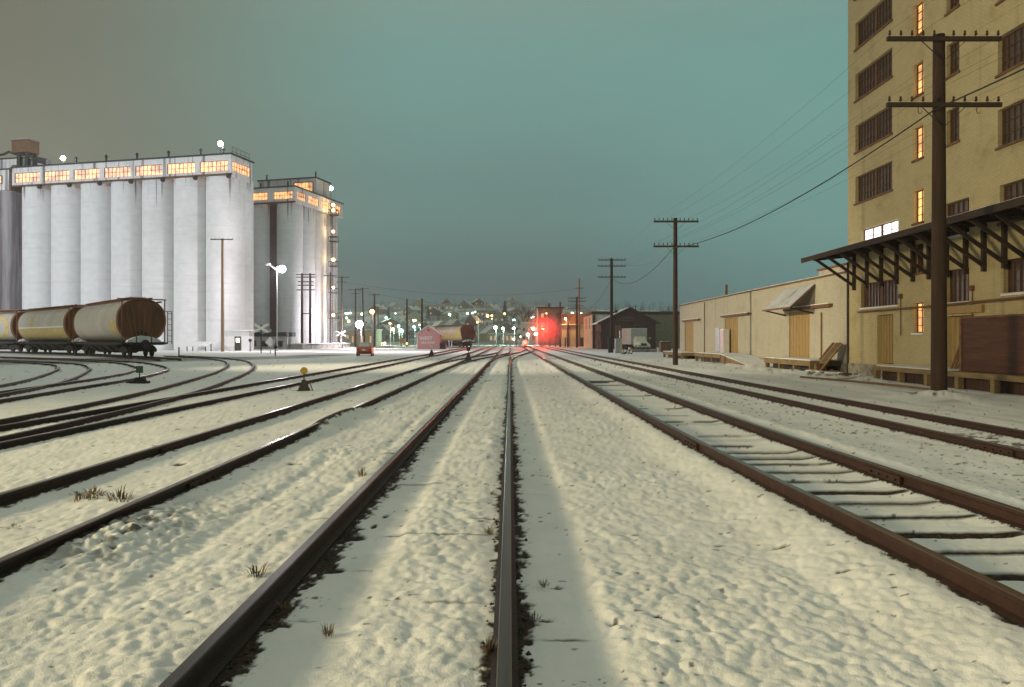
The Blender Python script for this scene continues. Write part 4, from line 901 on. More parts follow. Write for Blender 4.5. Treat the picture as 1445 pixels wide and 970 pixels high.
l, a = A((-44.6, 77.6), (-57.5, 89.2)); hopper(l, a, 'middle hopper car with a wide yellow band and round wheat emblem', [('yellow_band', -7.2, 7.2, -.85, -.18, 'band'), ('pale_stripe', -7.2, 7.2, -.15, -.10, 'band'), ('wheat_emblem', 1.2, 4.0, -.55, .55, 'wheat')])
l, a = A((-58.5, 89.9), (-73, 98.8)); hopper(l, a, 'leftmost hopper car with large yellow ring near its right end', [('ring_emblem', -7, -2.0, -.8, .6, 'ring'), ('yellow_band', -1.8, 7.2, -.8, -.3, 'band')])
hopper((-12.6, 165, .1), R(30), 'lone far hopper car with yellow patch behind the pink shed', [('yellow_band', -7.2, 7.2, -.8, .0, 'band'), ('yellow_mark', -7, -4.5, -.7, .6, 'disc')], 1.02, 'covered hopper cars', 14)

# ------------------------------------------------------------------ pink shed
t = thing('shed', 'small pink gabled shed with faded white graffiti and white trim', 'shed', (X(604.5, 138), 138, 0), 0)
hw, ev, rg, dp = 2.12, 2.85, 4.35, 3.6
w_ = MB(); w_.loft([[(-hw, y, -.2), (hw, y, -.2), (hw, y, ev), (0, y, rg), (-hw, y, ev)] for y in (0, dp)]); w_.build('wall', M['pink'], t)
rf = MB()
for s in (-1, 1): rf.add([(0, -.3, rg+.16), (s*(hw+.42), -.3, ev-.14), (s*(hw+.42), dp+.3, ev-.14), (0, dp+.3, rg+.16), (0, -.3, rg+.02), (s*(hw+.42), -.3, ev-.28), (s*(hw+.42), dp+.3, ev-.28), (0, dp+.3, rg+.02)], [(0, 1, 2, 3), (7, 6, 5, 4), (0, 4, 5, 1), (1, 5, 6, 2), (2, 6, 7, 3)])
rf.build('roof', M['roofw'], t)
MB().span(-hw-.06, -hw+.10, -.05, .1, -.1, ev-.1).build('corner_trim', M['white'], t)
MB().box((0, -.02, 3.55), (.42, .05, .42)).build('vent', M['plank'], t)
MB().span(hw+.003, hw+1.0, .6, 3, 0, 1.2).build('lean_to', M['dark'], t)
def text(s, size, loc, mt, par, name='lettering', rot=(R(90), 0, 0), depth=.008):
    cu = bpy.data.curves.new(name, 'FONT'); cu.body = s; cu.size = size; cu.extrude = depth; cu.resolution_u = 3
    tmp = bpy.data.objects.new('tmp', cu); COL.objects.link(tmp); bpy.context.view_layer.update()
    me_ = bpy.data.meshes.new_from_object(tmp.evaluated_get(bpy.context.evaluated_depsgraph_get())); bpy.data.objects.remove(tmp); bpy.data.curves.remove(cu)
    me_.materials.clear(); me_.materials.append(mt); o = bpy.data.objects.new(name, me_); COL.objects.link(o); o.parent = par; o.location = loc; o.rotation_euler = rot; return o
M['chalk'] = mat('faded_white_lettering', (.92, .86, .84), .8, 0, .25, 5)
text('WEST', .95, (-1.68, -.03, 1.70), M['chalk'], t); text('SALVAGE', .62, (-1.35, -.03, 1.0), M['chalk'], t)
# two small posts right of the shed
for k, px in enumerate((634, 637.5)):
    o = MB().cyl((X(px, 132), 132, 0), (X(px, 132), 132, 1.3), .09, n=8); o.ball((X(px, 132), 132, 1.45), .2, 8, 6); tag(o.build('signal_post', M['galv']), ['left', 'right'][k]+' one of two short pale posts beside the pink shed', 'post')

# ------------------------------------------------------------------ parked hatchback
def hatchback(loc, rz, label):
    t = thing('parked_car', label, 'car', loc, rz)
    st = [(-2.0, .30, .66, .70, .66, .66), (-1.93, .22, .78, .86, .80, .70), (-1.80, .20, .80, .92, .82, .72), (1.3, .20, .80, .90, .82, .7), (1.9, .24, .72, .78, .78, .66), (2.05, .32, .55, .62, .68, .6)]
    b = MB(); b.loft([[(-w, y, z0), (w, y, z0), (w+.0, y, (z0+zs)/2), (w*.97, y, zs), (w*.9, y, z1), (-w*.9, y, z1), (-w*.97, y, zs), (-w, y, (z0+zs)/2)] for y, z0, zs, z1, w, _ in st]); b.build('body', M['red'], t, bevel=.03)
    g = MB(); g.loft([[(-w0, y, .88), (w0, y, .88), (w1, y, z1), (-w1, y, z1)] for y, w0, w1, z1 in ((-1.75, .70, .60, 1.0), (-1.35, .72, .56, 1.40), (.1, .73, .57, 1.42), (.95, .70, .60, .95))]); g.build('cabin', M['red'], t, bevel=.03)
    MB().add([(-.58, -1.74, 1.01), (.58, -1.74, 1.01), (.50, -1.40, 1.36), (-.50, -1.40, 1.36)], [(0, 1, 2, 3)]).build('rear_window', mat('snowy_glass', (.45, .52, .50), .3, 0, .2, 3), t)
    for s in (-1, 1):
        MB().add([(s*.722, -1.2, .95), (s*.728, .55, .95), (s*.592, .2, 1.37), (s*.585, -1.1, 1.37)], [(0, 1, 2, 3) if s > 0 else (3, 2, 1, 0)]).build('side_window', M['darkgl'], t)
        MB().box((s*.62, -1.99, .68), (.26, .08, .17)).build('tail_light', mat('tail_light', (.25, .01, .01), .3, 0, .1), t)
        for y in (-1.25, 1.3):
            wh_ = thing_part('wheel', t); MB().cyl((s*.66, y, .29), (s*.82, y, .29), .30, n=20).build('tyre', M['rubber'], wh_); MB().cyl((s*.80, y, .29), (s*.83, y, .29), .17, n=14).build('rim', M['galv'], wh_)
        MB().box((s*.86, .5, 1.0), (.16, .1, .12)).build('mirror', M['dark'], t)
    MB().box((0, -2.02, .42), (1.5, .12, .14)).build('bumper', M['dark'], t); MB().box((0, -2.03, .66), (.34, .03, .14)).build('licence_plate', M['white'], t)
    MB().box((-.1, -.5, 1.435), (.9, 1.4, .04)).build('roof_snow', M['roofw'], t)
hatchback((X(515.5, 79), 79, 0), R(7), 'small red hatchback parked in the snow with its back to the camera')

# ------------------------------------------------------------------ signs, stakes, cabinets
def crossbuck(x, y, ht, s, label, post):
    t = thing('crossbuck_sign', label, 'railway sign', (x, y, 0)); MB().cyl((0, 0, -.2), (0, 0, ht+.15), .07*s, n=8).build('post', post, t)
    for k, a in enumerate((.50, -.50)): MB().bar((-1.05*s*math.cos(a), -.09-.03*k, ht-1.05*s*math.sin(a)-.3), (1.05*s*math.cos(a), -.09-.03*k, ht+1.05*s*math.sin(a)-.3), .035, .26*s).build('blade', M['white'], t)
    return t
cb_ = crossbuck(X(368.5, 93), 93, 3.5, 1.05, 'white crossbuck railway sign on dark post before the silos', M['dark'])
MB().bar((.2, -.15, 2.55), (1.35, -.15, 2.75), .06).ball((1.25, -.2, 2.95), .13, 8, 6).build('lamp_arm', M['galv'], cb_)
crossbuck(X(481, 150), 150, 3.3, 1.05, 'distant white crossbuck sign at the foot of the rear silos', M['white'])
t = thing('diamond_sign', 'grey back of a diamond-shaped warning sign beside the crossbuck', 'sign', (X(381.5, 95), 95, 0)); MB().cyl((0, 0, -.2), (0, 0, 2.1), .05, n=6).build('post', M['galv'], t); MB().prism([(0, .75), (.68, 1.43), (0, 2.11), (-.68, 1.43)], 'y', -.06, -.09).build('sign_panel', M['galv'], t)
t = thing('diamond_sign', 'small yellow diamond warning sign beside the far wet road', 'sign', (X(566.5, 190), 190, 0)); MB().cyl((0, 0, -.2), (0, 0, 2.2), .06, n=6).build('post', M['galv'], t); MB().prism([(0, .7), (.85, 1.55), (0, 2.4), (-.85, 1.55)], 'y', -.07, -.1).build('sign_panel', M['yel'], t)
M['stake'] = mat('red_stake', (.25, .07, .03), .8, 0, .2, 3)
tag(MB().cyl((X(252.5, 73), 73, -.1), (X(252.5, 73), 73, 1.0), .07, n=8).build('marker_stake', M['stake']), 'short reddish marker stake in front of the white silos', 'stake')
t = thing('hydrant', 'rusty stand with dark cap below the silo yard lamp', 'hydrant', (X(388.5, 78), 78, 0)); MB().cyl((0, 0, -.1), (0, 0, .8), .07, n=8).build('post', M['stake'], t); MB().ball((.05, 0, .95), .2, 8, 6).build('cap', M['dark'], t)
t = thing('bell_post', 'small pale post with rounded top beside the entry hut', 'post', (X(353, 108), 108, 0)); MB().cyl((0, 0, -.1), (0, 0, 1.5), .13, n=8).build('post', M['galv'], t); MB().ball((0, 0, 1.65), .26, 8, 6).build('cap', M['dark'], t)
t = thing('relay_cabinet', 'tall pale relay cabinet right of the three-arm telephone pole', 'cabinet', (X(872.5, 96), 96, 0)); MB().box((0, 0, .95), (.85, .9, 1.9)).build('body', M['galv'], t); MB().box((.3, -.46, .95), (.25, .03, 1.8)).build('side_panel', M['cream'], t); MB().cyl((.25, .1, 1.9), (.25, .1, 2.9), .1, n=8).build('vent_pipe', M['galv'], t)
tag(MB().box((X(860, 98), 98, .9), (.35, .35, 2.4)).build('pole_stub', M['dark']), 'short dark stub post strapped against the three-arm pole', 'post')
t = thing('dumpster', 'brown dumpster with snow on top between shed and warehouse', 'dumpster', (X(938.5, 100), 100, .0)); MB().box((0, 0, .72), (1.35, 1.2, 1.3)).build('body', M['plank'], t); MB().box((0, 0, 1.42), (1.4, 1.25, .08)).build('lid', M['dark'], t); MB().box((0, 0, 1.5), (1.1, 1.0, .06)).build('snow_layer', M['roofw'], t)
tag(MB().span(X(892, 103), X(928, 103), 103, 103.4, -.1, .45).build('retaining_wall', M['concrete']), 'low concrete retaining wall in front of the white box truck', 'wall')
for px, s in ((888, 1), (929, 1)): tag(MB().box((X(px, 102.7), 102.7, .3), (.3, .3, .75), 0).build('bollard', M['white']), ['white marker block at the left end', 'white marker block at the right end'][px > 900]+' of the low retaining wall', 'marker')
t = thing('junk_heap', 'tangle of dark wreckage in the snow below the three-arm pole', 'debris', (X(886, 88), 88, 0))
for k in range(9): MB().bar((random.uniform(-.8, .8), random.uniform(-.4, .4), 0), (random.uniform(-.5, .9), random.uniform(-.4, .4), random.uniform(.1, .9)), .08).build('scrap', M['plank'], t)

# ------------------------------------------------------------------ box truck
t = thing('box_truck', 'white box truck with rounded cab parked facing the tracks', 'truck', (X(905, 120), 120, 0), R(10))
MB().span(-1.45, 1.35, .9, 5.6, .95, 3.55).build('cargo_box', M['truckb'], t, bevel=.05); MB().span(-1.42, 1.32, .9, 5.6, 3.553, 3.62).build('roof_snow', M['roofw'], t)
MB().cyl((.15, .89, 2.85), (.15, .86, 2.85), .28, n=20).build('round_emblem', mat('orange_emblem', (.55, .32, .18), .6), t)
MB().loft([[(-w, y, z0), (w, y, z0), (w, y, zm), (w*.8, y, z1), (-w*.8, y, z1), (-w, y, zm)] for y, w, z0, zm, z1 in ((.9, 1.05, .7, 1.6, 2.3), (.25, 1.02, .7, 1.55, 2.2), (-.05, 1.0, .7, 1.4, 1.5))]).build('cab', M['truckw'], t, bevel=.04)
MB().add([(-.82, .10, 1.62), (.82, .10, 1.62), (.70, .22, 2.1), (-.70, .22, 2.1)], [(0, 1, 2, 3)]).build('windshield', M['darkgl'], t)
MB().loft([[(-w, y, .75), (w, y, .75), (w, y, 1.2), (w*.75, y, z1), (-w*.75, y, z1), (-w, y, 1.2)] for y, w, z1 in ((-.04, .95, 1.5), (-.9, .9, 1.42), (-1.15, .8, 1.2))]).build('hood', M['truckw'], t, bevel=.04)
MB().box((0, -1.17, .98), (.9, .06, .36)).build('grille', M['dark'], t); MB().box((0, -1.28, .62), (2.1, .14, .2)).build('bumper', M['galv'], t); MB().box((0, -.5, 1.47), (1.1, .6, .06)).build('hood_snow', M['roofw'], t)
for s in (-1, 1):
    MB().cyl((s*.68, -1.12, 1.02), (s*.68, -1.2, 1.02), .13, n=14).build('headlight', M['white'], t); MB().bar((s*1.0, .1, 1.9), (s*1.5, .05, 2.0), .05).box((s*1.5, .03, 2.0), (.2, .05, .32)).build('mirror', M['galv'], t)
    MB().cyl((s*.75, -.55, .45), (s*1.0, -.55, .45), .45, n=20).build('wheel', M['rubber'], t); MB().cyl((s*.8, 4.2, .45), (s*1.2, 4.2, .45), .45, n=20).build('wheel', M['rubber'], t)
    MB().loft([[(s*.95+dx*.2, -.55+.62*math.cos(q*math.pi/8), .5+.62*math.sin(q*math.pi/8)) for q in range(9)]+[(s*.95+dx*.2, -.55+.5*math.cos(q*math.pi/8), .5+.5*math.sin(q*math.pi/8)) for q in range(8, -1, -1)] for dx in (-1, 1)]).build('fender', M['truckw'], t)

# ------------------------------------------------------------------ buildings beyond the warehouse
t = thing('gabled_shed', 'dark brown weathered wooden shed with gable end and snowy roof', 'shed', (X(886.5, 135), 135, 0))
hw, ev, rg, dp = 5.0, 5.0, 7.55, 12
MB().loft([[(-hw, y, -.2), (hw, y, -.2), (hw, y, ev), (0.3, y, rg), (-hw, y, ev)] for y in (0, dp)]).build('wall', M['shedw'], t)
rf = MB()
for s in (-1, 1): rf.add([(.3, -.5, rg+.2), (s*(hw+.7), -.5, ev-.2), (s*(hw+.7), dp, ev-.2), (.3, dp, rg+.2), (.3, -.5, rg+.02), (s*(hw+.7), -.5, ev-.38), (s*(hw+.7), dp, ev-.38), (.3, dp, rg+.02)], [(0, 1, 2, 3), (7, 6, 5, 4), (0, 4, 5, 1), (1, 5, 6, 2), (2, 6, 7, 3)])
rf.build('roof', M['roofw'], t); MB().box((-1.6, 4, 6.9), (.5, .5, .9)).build('chimney', M['dark'], t)
for s in (-1, 1): MB().bar((.3, -.53, rg+.05), (s*(hw+.7), -.53, ev-.33), .06, .3).build('barge_board', M['shedw'], t)
for x, z, w, h_ in ((1.6, 4.0, 1.1, .9), (-1.9, 3.2, 1.0, 2.4), (-.3, 5.5, 2.6, .5)):
    o = MB().box((x, -.04, z), (w, .08, h_)).build('window' if w < 1.2 and h_ < 1 else 'panel', M['plank'], t); 
    if h_ < 1: MB().box((x, -.09, z), (w-.2, .03, h_-.2)).build('pane', M['darkgl'], o)
for k in range(8): MB().box((-hw+.3+k*1.35, -.05, 2.3), (.1, .08, 4.9)).build('batten', M['shedw'], t)
t = thing('brick_building', 'long flat-roofed building with cream end wall behind the gabled shed', 'building', (16.2, 145, 0))
w_ = MB(); w_.span(0, 24, 0, 17, -.2, 6.75); w_.build('wall', M['olive'], t); MB().span(-.06, -.003, .1, 16.9, -.2, 6.7).build('end_wall', M['cream'], t); MB().span(-.2, 24.2, -.2, 17.2, 6.753, 7.3).build('parapet', M['shedw'], t)
MB().span(.05, 7, -.05, -.003, .0, 6.7).build('pale_panel', M['palew'], t)
for y in (4, 11): MB().span(-.09, -.063, y, y+1.4, 4.0, 6.2).build('panel', M['yel'] if False else M['dock'], t)
MB().span(.0, .5, -.4, -.06, 0, 6.6).build('corner_pier', M['shedw'], t)
t = thing('storage_building', 'plain tan building with flat snowy canopy left of the cream end wall', 'building', (X(793, 188), 188, 0))
MB().span(0, 5.8, 0, 10, -.2, 5.6).build('wall', M['cream'], t); MB().span(-.6, 4.4, -1.0, 0, 5.3, 5.6).build('canopy', M['plank'], t); MB().span(-.62, 4.42, -1.05, 0, 5.603, 5.75).build('canopy_snow', M['roofw'], t); MB().span(.0, 6.5, .2, 10, 5.605, 8.5).build('upper_wall', M['redbrick'], t)
for x in (1.9, 3.9): MB().span(x, x+.18, -.06, -.003, 0, 5.2).build('pilaster', M['plank'], t)
for x in (.7, 4.6): MB().span(x, x+.9, -.05, -.003, 0, 2.3).build('door', M['dark'], t)
t = thing('brick_building', 'tall reddish brick building behind the red signal glow', 'building', (X(759, 232), 232, 0))
MB().span(0, 7.8, 0, 14, -.2, 11.6).build('wall', M['redbrick'], t); MB().span(-.4, 8.2, -.4, 14.4, 11.603, 12.1).build('roof', M['shedw'], t); MB().box((3.7, 3, 12.7), (.8, .8, 1.3)).build('chimney', M['redbrick'], t)
for k in range(3):
    for z in (3, 6.4, 9.4): f = MB().box((1.5+k*2.4, -.04, z), (1.1, .08, 1.5)).build('window', M['dark'], t); MB().box((1.5+k*2.4, -.09, z), (.9, .03, 1.3)).build('pane', M['wgl'] if (k+int(z)) % 3 else M['w_dim'], f)
t = thing('pale_building', 'pale grey block left of the red glow at the end of the tracks', 'building', (X(735.5, 262), 262, 0))
MB().span(0, 5.4, 0, 12, -.2, 7.7).build('wall', M['palew'], t); MB().span(-.1, 5.5, -.1, 12.1, 7.703, 8.0).build('roof', M['roofw'], t)
for k in range(3):
    for z in (2.4, 5.4): f = MB().box((1.0+k*1.7, -.04, z), (.9, .08, 1.2)).build('window', M['dark'], t); MB().box((1.0+k*1.7, -.09, z), (.7, .03, 1.0)).build('pane', M['w_dim'] if k == 1 else M['wgl'], f)
t = thing('service_building', 'low lamp-lit building with pale wall right of the rear silos', 'building', (X(492, 215), 215, 0))
MB().span(0, 8.0, 0, 9, -.2, 4.6).build('wall', M['cream'], t); MB().span(-.3, 8.3, -.3, 9.3, 4.603, 4.9).build('roof', M['roofw'], t)
for x, w in ((1.2, .8), (4.2, 1.2), (6.4, .8)): f = MB().box((x, -.04, 1.9), (w, .08, 2.2)).build('window', M['dark'], t); MB().box((x, -.09, 1.9), (w-.2, .03, 2.0)).build('pane', M['w_dim'], f)

# ------------------------------------------------------------------ railway signals
t = thing('railway_signal', 'railway signal mast glowing bright red beside the right-hand tracks', 'signal', (X(766.5, 172), 172, 0))
MB().cyl((0, 0, -.1), (0, 0, 4.6), .09, n=8).build('mast', M['galv'], t); hd = MB(); hd.box((0, .1, 4.25), (.5, .2, .9)); hd.cyl((0, -.02, 4.2), (0, -.3, 4.24), .2, .2, 12, cap=False); hd.build('signal_head', M['dark'], t); MB().ball((0, -.05, 4.2), .24, 12, 8).build('red_lamp', M['e_red'], t)
light('SPOT', (X(766.5, 172), 171.3, 4.2), 24000, (1, .013, .006), .25, (-8, 130, 0), 66, .6)
light('POINT', (X(766.5, 172), 171.2, 4.4), 6000, (1, .013, .006), .25)
halo = MB().ball((0, 0, 0), 1, 20, 14).build('halo_volume', bpy.data.materials.new('halo_volume_mat')); halo['kind'] = 'stuff'; halo.location = (X(769, 174), 173.5, 4.0); halo.scale = (6.2, 5.0, 5.6)  # volume added round the signal to shape its red halo
mm_ = halo.data.materials[0]; mm_.use_nodes = True; mt_ = mm_.node_tree; mt_.nodes.clear(); pv_ = mt_.nodes.new('ShaderNodeVolumePrincipled'); pv_.inputs['Color'].default_value = (.95, .95, .95, 1)
g_ = mt_.nodes.new('ShaderNodeTexCoord'); vl_ = mt_.nodes.new('ShaderNodeVectorMath'); vl_.operation = 'LENGTH'; mt_.links.new(g_.outputs['Object'], vl_.inputs[0])
nz_ = mt_.nodes.new('ShaderNodeTexNoise'); nz_.inputs['Scale'].default_value = 2.2; nz_.inputs['Detail'].default_value = 3; mt_.links.new(g_.outputs['Object'], nz_.inputs['Vector'])
ml_ = mt_.nodes.new('ShaderNodeMath'); ml_.operation = 'MULTIPLY'; mt_.links.new(mr(mt_, vl_.outputs['Value'], .1, .98, .2, 0), ml_.inputs[0]); mt_.links.new(mr(mt_, nz_.outputs[0], .3, .65, .35, 1.2), ml_.inputs[1]); mt_.links.new(ml_.outputs[0], pv_.inputs['Density'])
ou_ = mt_.nodes.new('ShaderNodeOutputMaterial'); mt_.links.new(pv_.outputs[0], ou_.inputs['Volume'])
t = thing('dwarf_signal', 'low red dwarf signal glowing between the far tracks', 'signal', (X(741, 150), 150, 0)); MB().box((0, .15, .35), (.5, .3, .7)).build('base', M['dark'], t); MB().ball((0, -.08, 1.15), .62, 14, 10).build('red_lamp', emit('dwarf_red', (1, .11, .06), 1.25), t); MB().cyl((0, .05, .7), (0, .05, 1.2), .1, n=8).build('mast', M['dark'], t)
light('POINT', (X(741, 150), 148.9, 1.2), 260, (1, .06, .03), .2)

# ------------------------------------------------------------------ lamps of the yard and the town
def street_lamp(x, y, zl, r, em, label, power=0, col=MERC, cat='street lamp', arm=.9, z0=None, group='street lamps of the town'):
    z0 = tz(x, y) if z0 is None else z0
    t = thing('street_lamp', label, cat, (x, y, z0), 0, group); H = zl-z0
    if H > .4: MB().cyl((arm, 0, -.3), (arm, 0, H+.3), .10, .07, n=8).bar((arm, 0, H+.25), (0, 0, H+r*.6+.12), .08).build('post', M['galv'], t)
    MB().ball((0, 0, H), r, 12, 8).build('lamp_globe', M[em], t)
    if power: light('POINT', (x, y-r-.25, zl-.1), power, col, .3)
    return t
yl = street_lamp(X(398, 112), 112, Z(380, 112), .55, 'e_merc', 'very bright white yard lamp on a slim pole before the silos', 8000, (1, .90, .95), 'yard lamp', -.75, group=None)
MB().bar((-.75, 0, Z(380, 112)-.2), (-1.9, 0, Z(374, 112)), .08).loft([[(-2.4, -.15, Z(375, 112)), (-1.7, -.15, Z(373, 112)), (-1.7, .15, Z(373, 112)), (-2.4, .15, Z(375, 112))], [(-2.3, -.1, Z(375, 112)+.25), (-1.8, -.1, Z(373, 112)+.2), (-1.8, .1, Z(373, 112)+.2), (-2.3, .1, Z(375, 112)+.25)]]).build('unlit_lamp_head', M['steelw'], yl)
street_lamp(X(507, 150), 150, Z(458, 150), .75, 'e_merc', 'dazzling white lamp low beside the leaning poles', 9000, (1, .88, .95), 'yard lamp', .4, group=None)
light('SPOT', (-33.6, 111, 12.0), 45000, (1, .86, .95), .3, (-11, 103, 0), 74, .9)  # extra spot at the yard lamp, added to brighten the far snow strip
def along(px, py, h_):
    """distance at which the line of sight passes h_ metres above the ground"""
    D = 235.
    while D < 880 and Z(py, D)-tz(X(px, D), D) > h_: D += 3
    return D
lamps = [
 (525, 440, 'o', 1.9, 'large hazy orange lamp beside the tallest of the left poles', 185), (511, 443.5, 'g', 1, 'green white lamp between the two left poles', 0),
 (488, 442.5, 'g', .8, 'leftmost lamp of the close row of three beside the rear silos', 0), (491, 442.5, 'g', .8, 'middle lamp of the close row of three beside the rear silos', 0), (494.5, 442, 'g', .8, 'rightmost lamp of the close row of three beside the rear silos', 0),
 (489, 449, 'g', .9, 'green white lamp just below the row of three lamps', 0), (492, 453.5, 'o', 1.1, 'soft orange lamp below the row of three lamps', 0), (545, 448.5, 'g', 1, 'green white lamp right of the short double-arm pole', 0),
 (558, 442.5, 'g', .6, 'tiny green lamp high on the left hillside', 0), (550, 456.5, 'o', .8, 'dim orange lamp on a house right of the pole row', 0), (562.5, 460.5, 'g', 1.1, 'green white lamp above the brightest pair left of the bare pole', 0),
 (566.5, 467, 'g', 1.5, 'brightest green white lamp left of the bare pole', 0), (554.5, 465, 'o', 1.2, 'orange lamp left of the brightest green lamp', 0), (581, 452.5, 'y', 1, 'left one of the two yellow lamps between the bare poles', 0),
 (585.5, 452.5, 'y', 1, 'right one of the two yellow lamps between the bare poles', 0), (584.5, 461.5, 'g', 1, 'green white lamp directly below the two yellow lamps', 0), (592, 458.5, 'o', .6, 'small orange lamp just above the pink shed roof', 0),
 (634.5, 444, 'g', 1.1, 'lone green white lamp on the hill above the far hopper car', 0), (659.5, 442.5, 'g', .9, 'left lamp of the trio on the ridge above the far hopper', 0), (667, 442.3, 'g', .9, 'middle lamp of the trio on the ridge above the far hopper', 0), (670.5, 440.5, 'g', .7, 'upper right lamp of the trio on the ridge', 0),
 (688, 446, 'o', 1.2, 'large orange lamp left of the dark conifer', 0), (694, 445.7, 'o', .9, 'smaller orange lamp beside the large one on the ridge', 0), (694, 450, 'o', .5, 'tiny orange lamp below the pair on the ridge', 0), (673.5, 455, 'o', .7, 'orange lamp right of the far hopper car', 0),
 (712, 443, 'o', .9, 'orange lamp under the dark conifer on the ridge', 0), (725, 452, 'g', 1.1, 'green white lamp above the end of the centre track', 0), (699, 462.5, 'g', 1.4, 'left and largest of the three green lamps over the far rail yard', 0),
 (709.5, 463.5, 'g', 1.1, 'middle one of the three green lamps over the far rail yard', 0), (725, 463.5, 'g', 1.1, 'right one of the three green lamps over the far rail yard', 0), (750, 448.5, 'g', .6, 'lower lamp of the tight pale pair left of the brick building', 0), (752.5, 447.3, 'g', .6, 'upper lamp of the tight pale pair left of the brick building', 0),
 (752.5, 464, 'y', 1.3, 'yellow white lamp at the upper left of the red glow', 240), (745, 472.5, 'w', 1.4, 'white lamp in front of the pale grey block', 238), (756.5, 471.5, 'y', 1.5, 'yellow white lamp at the lower left of the red glow', 222), (725, 479, 'w', .8, 'low white lamp at the end of the centre track', 300),
 (735, 475.5, 'y', .8, 'small yellow lamp between the two low white lamps', 270), (771, 442.5, 'o', .5, 'small orange lamp high on the brick building front', 231), (798, 450, 'o', 1.0, 'orange lamp above the tan storage building', 186), (807.5, 442.5, 'g', 1.1, 'green white lamp left of the three-arm far pole', 0), (820, 443, 'g', 1, 'green white lamp right of the three-arm far pole', 0),
 (574, 485, 'o', .45, 'low orange lamp by the foot of the bare pole', 184)]
for px, py, c, s, lb, D in lamps:
    D = D or along(px, py, 7.5); k = D/300
    street_lamp(X(px, D), D, Z(py, D), max(.22, .50*s*k), {'o': 'e_orange', 'g': 'e_green', 'y': 'e_yel', 'w': 'e_white'}[c], lb, arm=.25 if D < 240 else .9, power=((2500 if c == 'g' else 1200)*s if s >= 1 else 0), col={'o': (1, .5, .18), 'g': GREEN, 'y': (1, .8, .45), 'w': (1, .95, .9)}[c])
# traffic lights and the headlights of a car on the wet road
t = thing('traffic_light', 'distant traffic light showing a pair of red lamps', 'traffic light', (X(530, 230), 230, 0)); MB().cyl((0, 0, 0), (0, 0, 4.2), .08, n=6).box((0, 0, 3.6), (1.4, .3, .8)).build('mast', M['dark'], t)
for x in (-.5, .5): MB().ball((x, -.2, 3.55), .22, 8, 6).build('red_lamp', emit('traffic_red', (1, .2, .1), 5), t)
t = thing('approaching_car', 'distant car on the wet road with both headlights on', 'car', (X(541.5, 236), 236, 0)); MB().loft([[(-.85, y, .25), (.85, y, .25), (.85, y, z), (-.85, y, z)] for y, z in ((-2, .7), (-1, .85), (-.6, 1.35), (1.2, 1.38), (2, .8))]).build('body', M['dark'], t)
for x in (-.62, .62): MB().ball((x, -2.05, .62), .42, 10, 8).build('headlight', M['e_yel'], t)
light('SPOT', (X(541.5, 236), 233.5, .7), 3000, (1, .85, .55), .2, (X(545, 190), 190, 0), 60, .5)

# ------------------------------------------------------------------ houses on the hill
rnd = random.Random(5)
def house(x, y, w, dp_, ev_, rg_, rz, lit, label, wm):
    z = tz(x, y); t = thing('house', label, 'house', (x, y, z), rz, 'houses on the far hillside'); hw_ = w/2
    MB().loft([[(-hw_, yy, -3), (hw_, yy, -3), (hw_, yy, ev_), (0, yy, rg_), (-hw_, yy, ev_)] for yy in (0, dp_)]).build('wall', wm, t)
    r_ = MB()
    for s in (-1, 1): r_.add([(0, -.4, rg_+.3), (s*(hw_+.6), -.4, ev_-.1), (s*(hw_+.6), dp_+.4, ev_-.1), (0, dp_+.4, rg_+.3), (0, -.4, rg_+.02), (s*(hw_+.6), -.4, ev_-.4), (s*(hw_+.6), dp_+.4, ev_-.4), (0, dp_+.4, rg_+.02)], [(0, 1, 2, 3), (7, 6, 5, 4), (0, 4, 5, 1), (1, 5, 6, 2), (2, 6, 7, 3)])
    r_.build('roof', M['roofw'], t); MB().box((hw_*.4, dp_*.5, rg_), (.8, .8, 2.0)).build('chimney', M['redbrick'], t)
    for k in range(2): MB().box(((k-.5)*w*.5, -.05, ev_*.55), (1.3, .1, 1.5)).build('window', (M['w_dim'] if lit > .5+.3*k else M['wgl']), t)
hx = [(500, 330), (516, 380), (540, 345), (552, 470), (570, 400), (585, 520), (600, 380), (612, 610), (625, 430), (640, 560), (655, 700), (664, 480), (680, 390), (690, 620), (704, 520), (715, 420), (731, 610), (742, 480), (752, 380), (528, 640), (560, 700), (590, 760), (645, 410), (676, 780), (722, 740), (700, 360), (575, 620), (630, 730)]
col_ = [('pale', M['palew']), ('cream', M['cream']), ('grey', M['house']), ('brick', M['redbrick'])]
marks_ = {0: 'right of the rear silos', 1: 'behind the bright white lamp', 2: 'behind the pole row', 3: 'left of the bare pole', 4: 'beside the bare pole', 5: 'between the bare poles', 6: 'above the pink shed', 7: 'above the far hopper car', 8: 'left of the orange ridge lamps', 9: 'below the orange ridge lamps', 10: 'below the dark conifer', 11: 'over the centre track end', 12: 'left of the brick building'}
seen = {}
for q, (px, D) in enumerate(hx):
    nm, wm = col_[q % 4]; w = rnd.uniform(8, 14); zone = marks_[min(12, int((px-490)/21.5))]; hgt = 'low on the slope' if D < 440 else 'halfway up the hill' if D < 600 else 'near the ridge'
    big_ = 'wide' if w > 11.5 else 'narrow' if w < 9.5 else 'gabled'
    lb = f'{big_} {nm} house with snowy roof {hgt} {zone}'
    if lb in seen: lb = f'second {lb}'
    seen[lb] = 1
    house(X(px, D), D, w, rnd.uniform(8, 12), rnd.uniform(3.2, 5.5), rnd.uniform(6.5, 9.0), rnd.uniform(-.6, .6), rnd.random(), lb, wm)
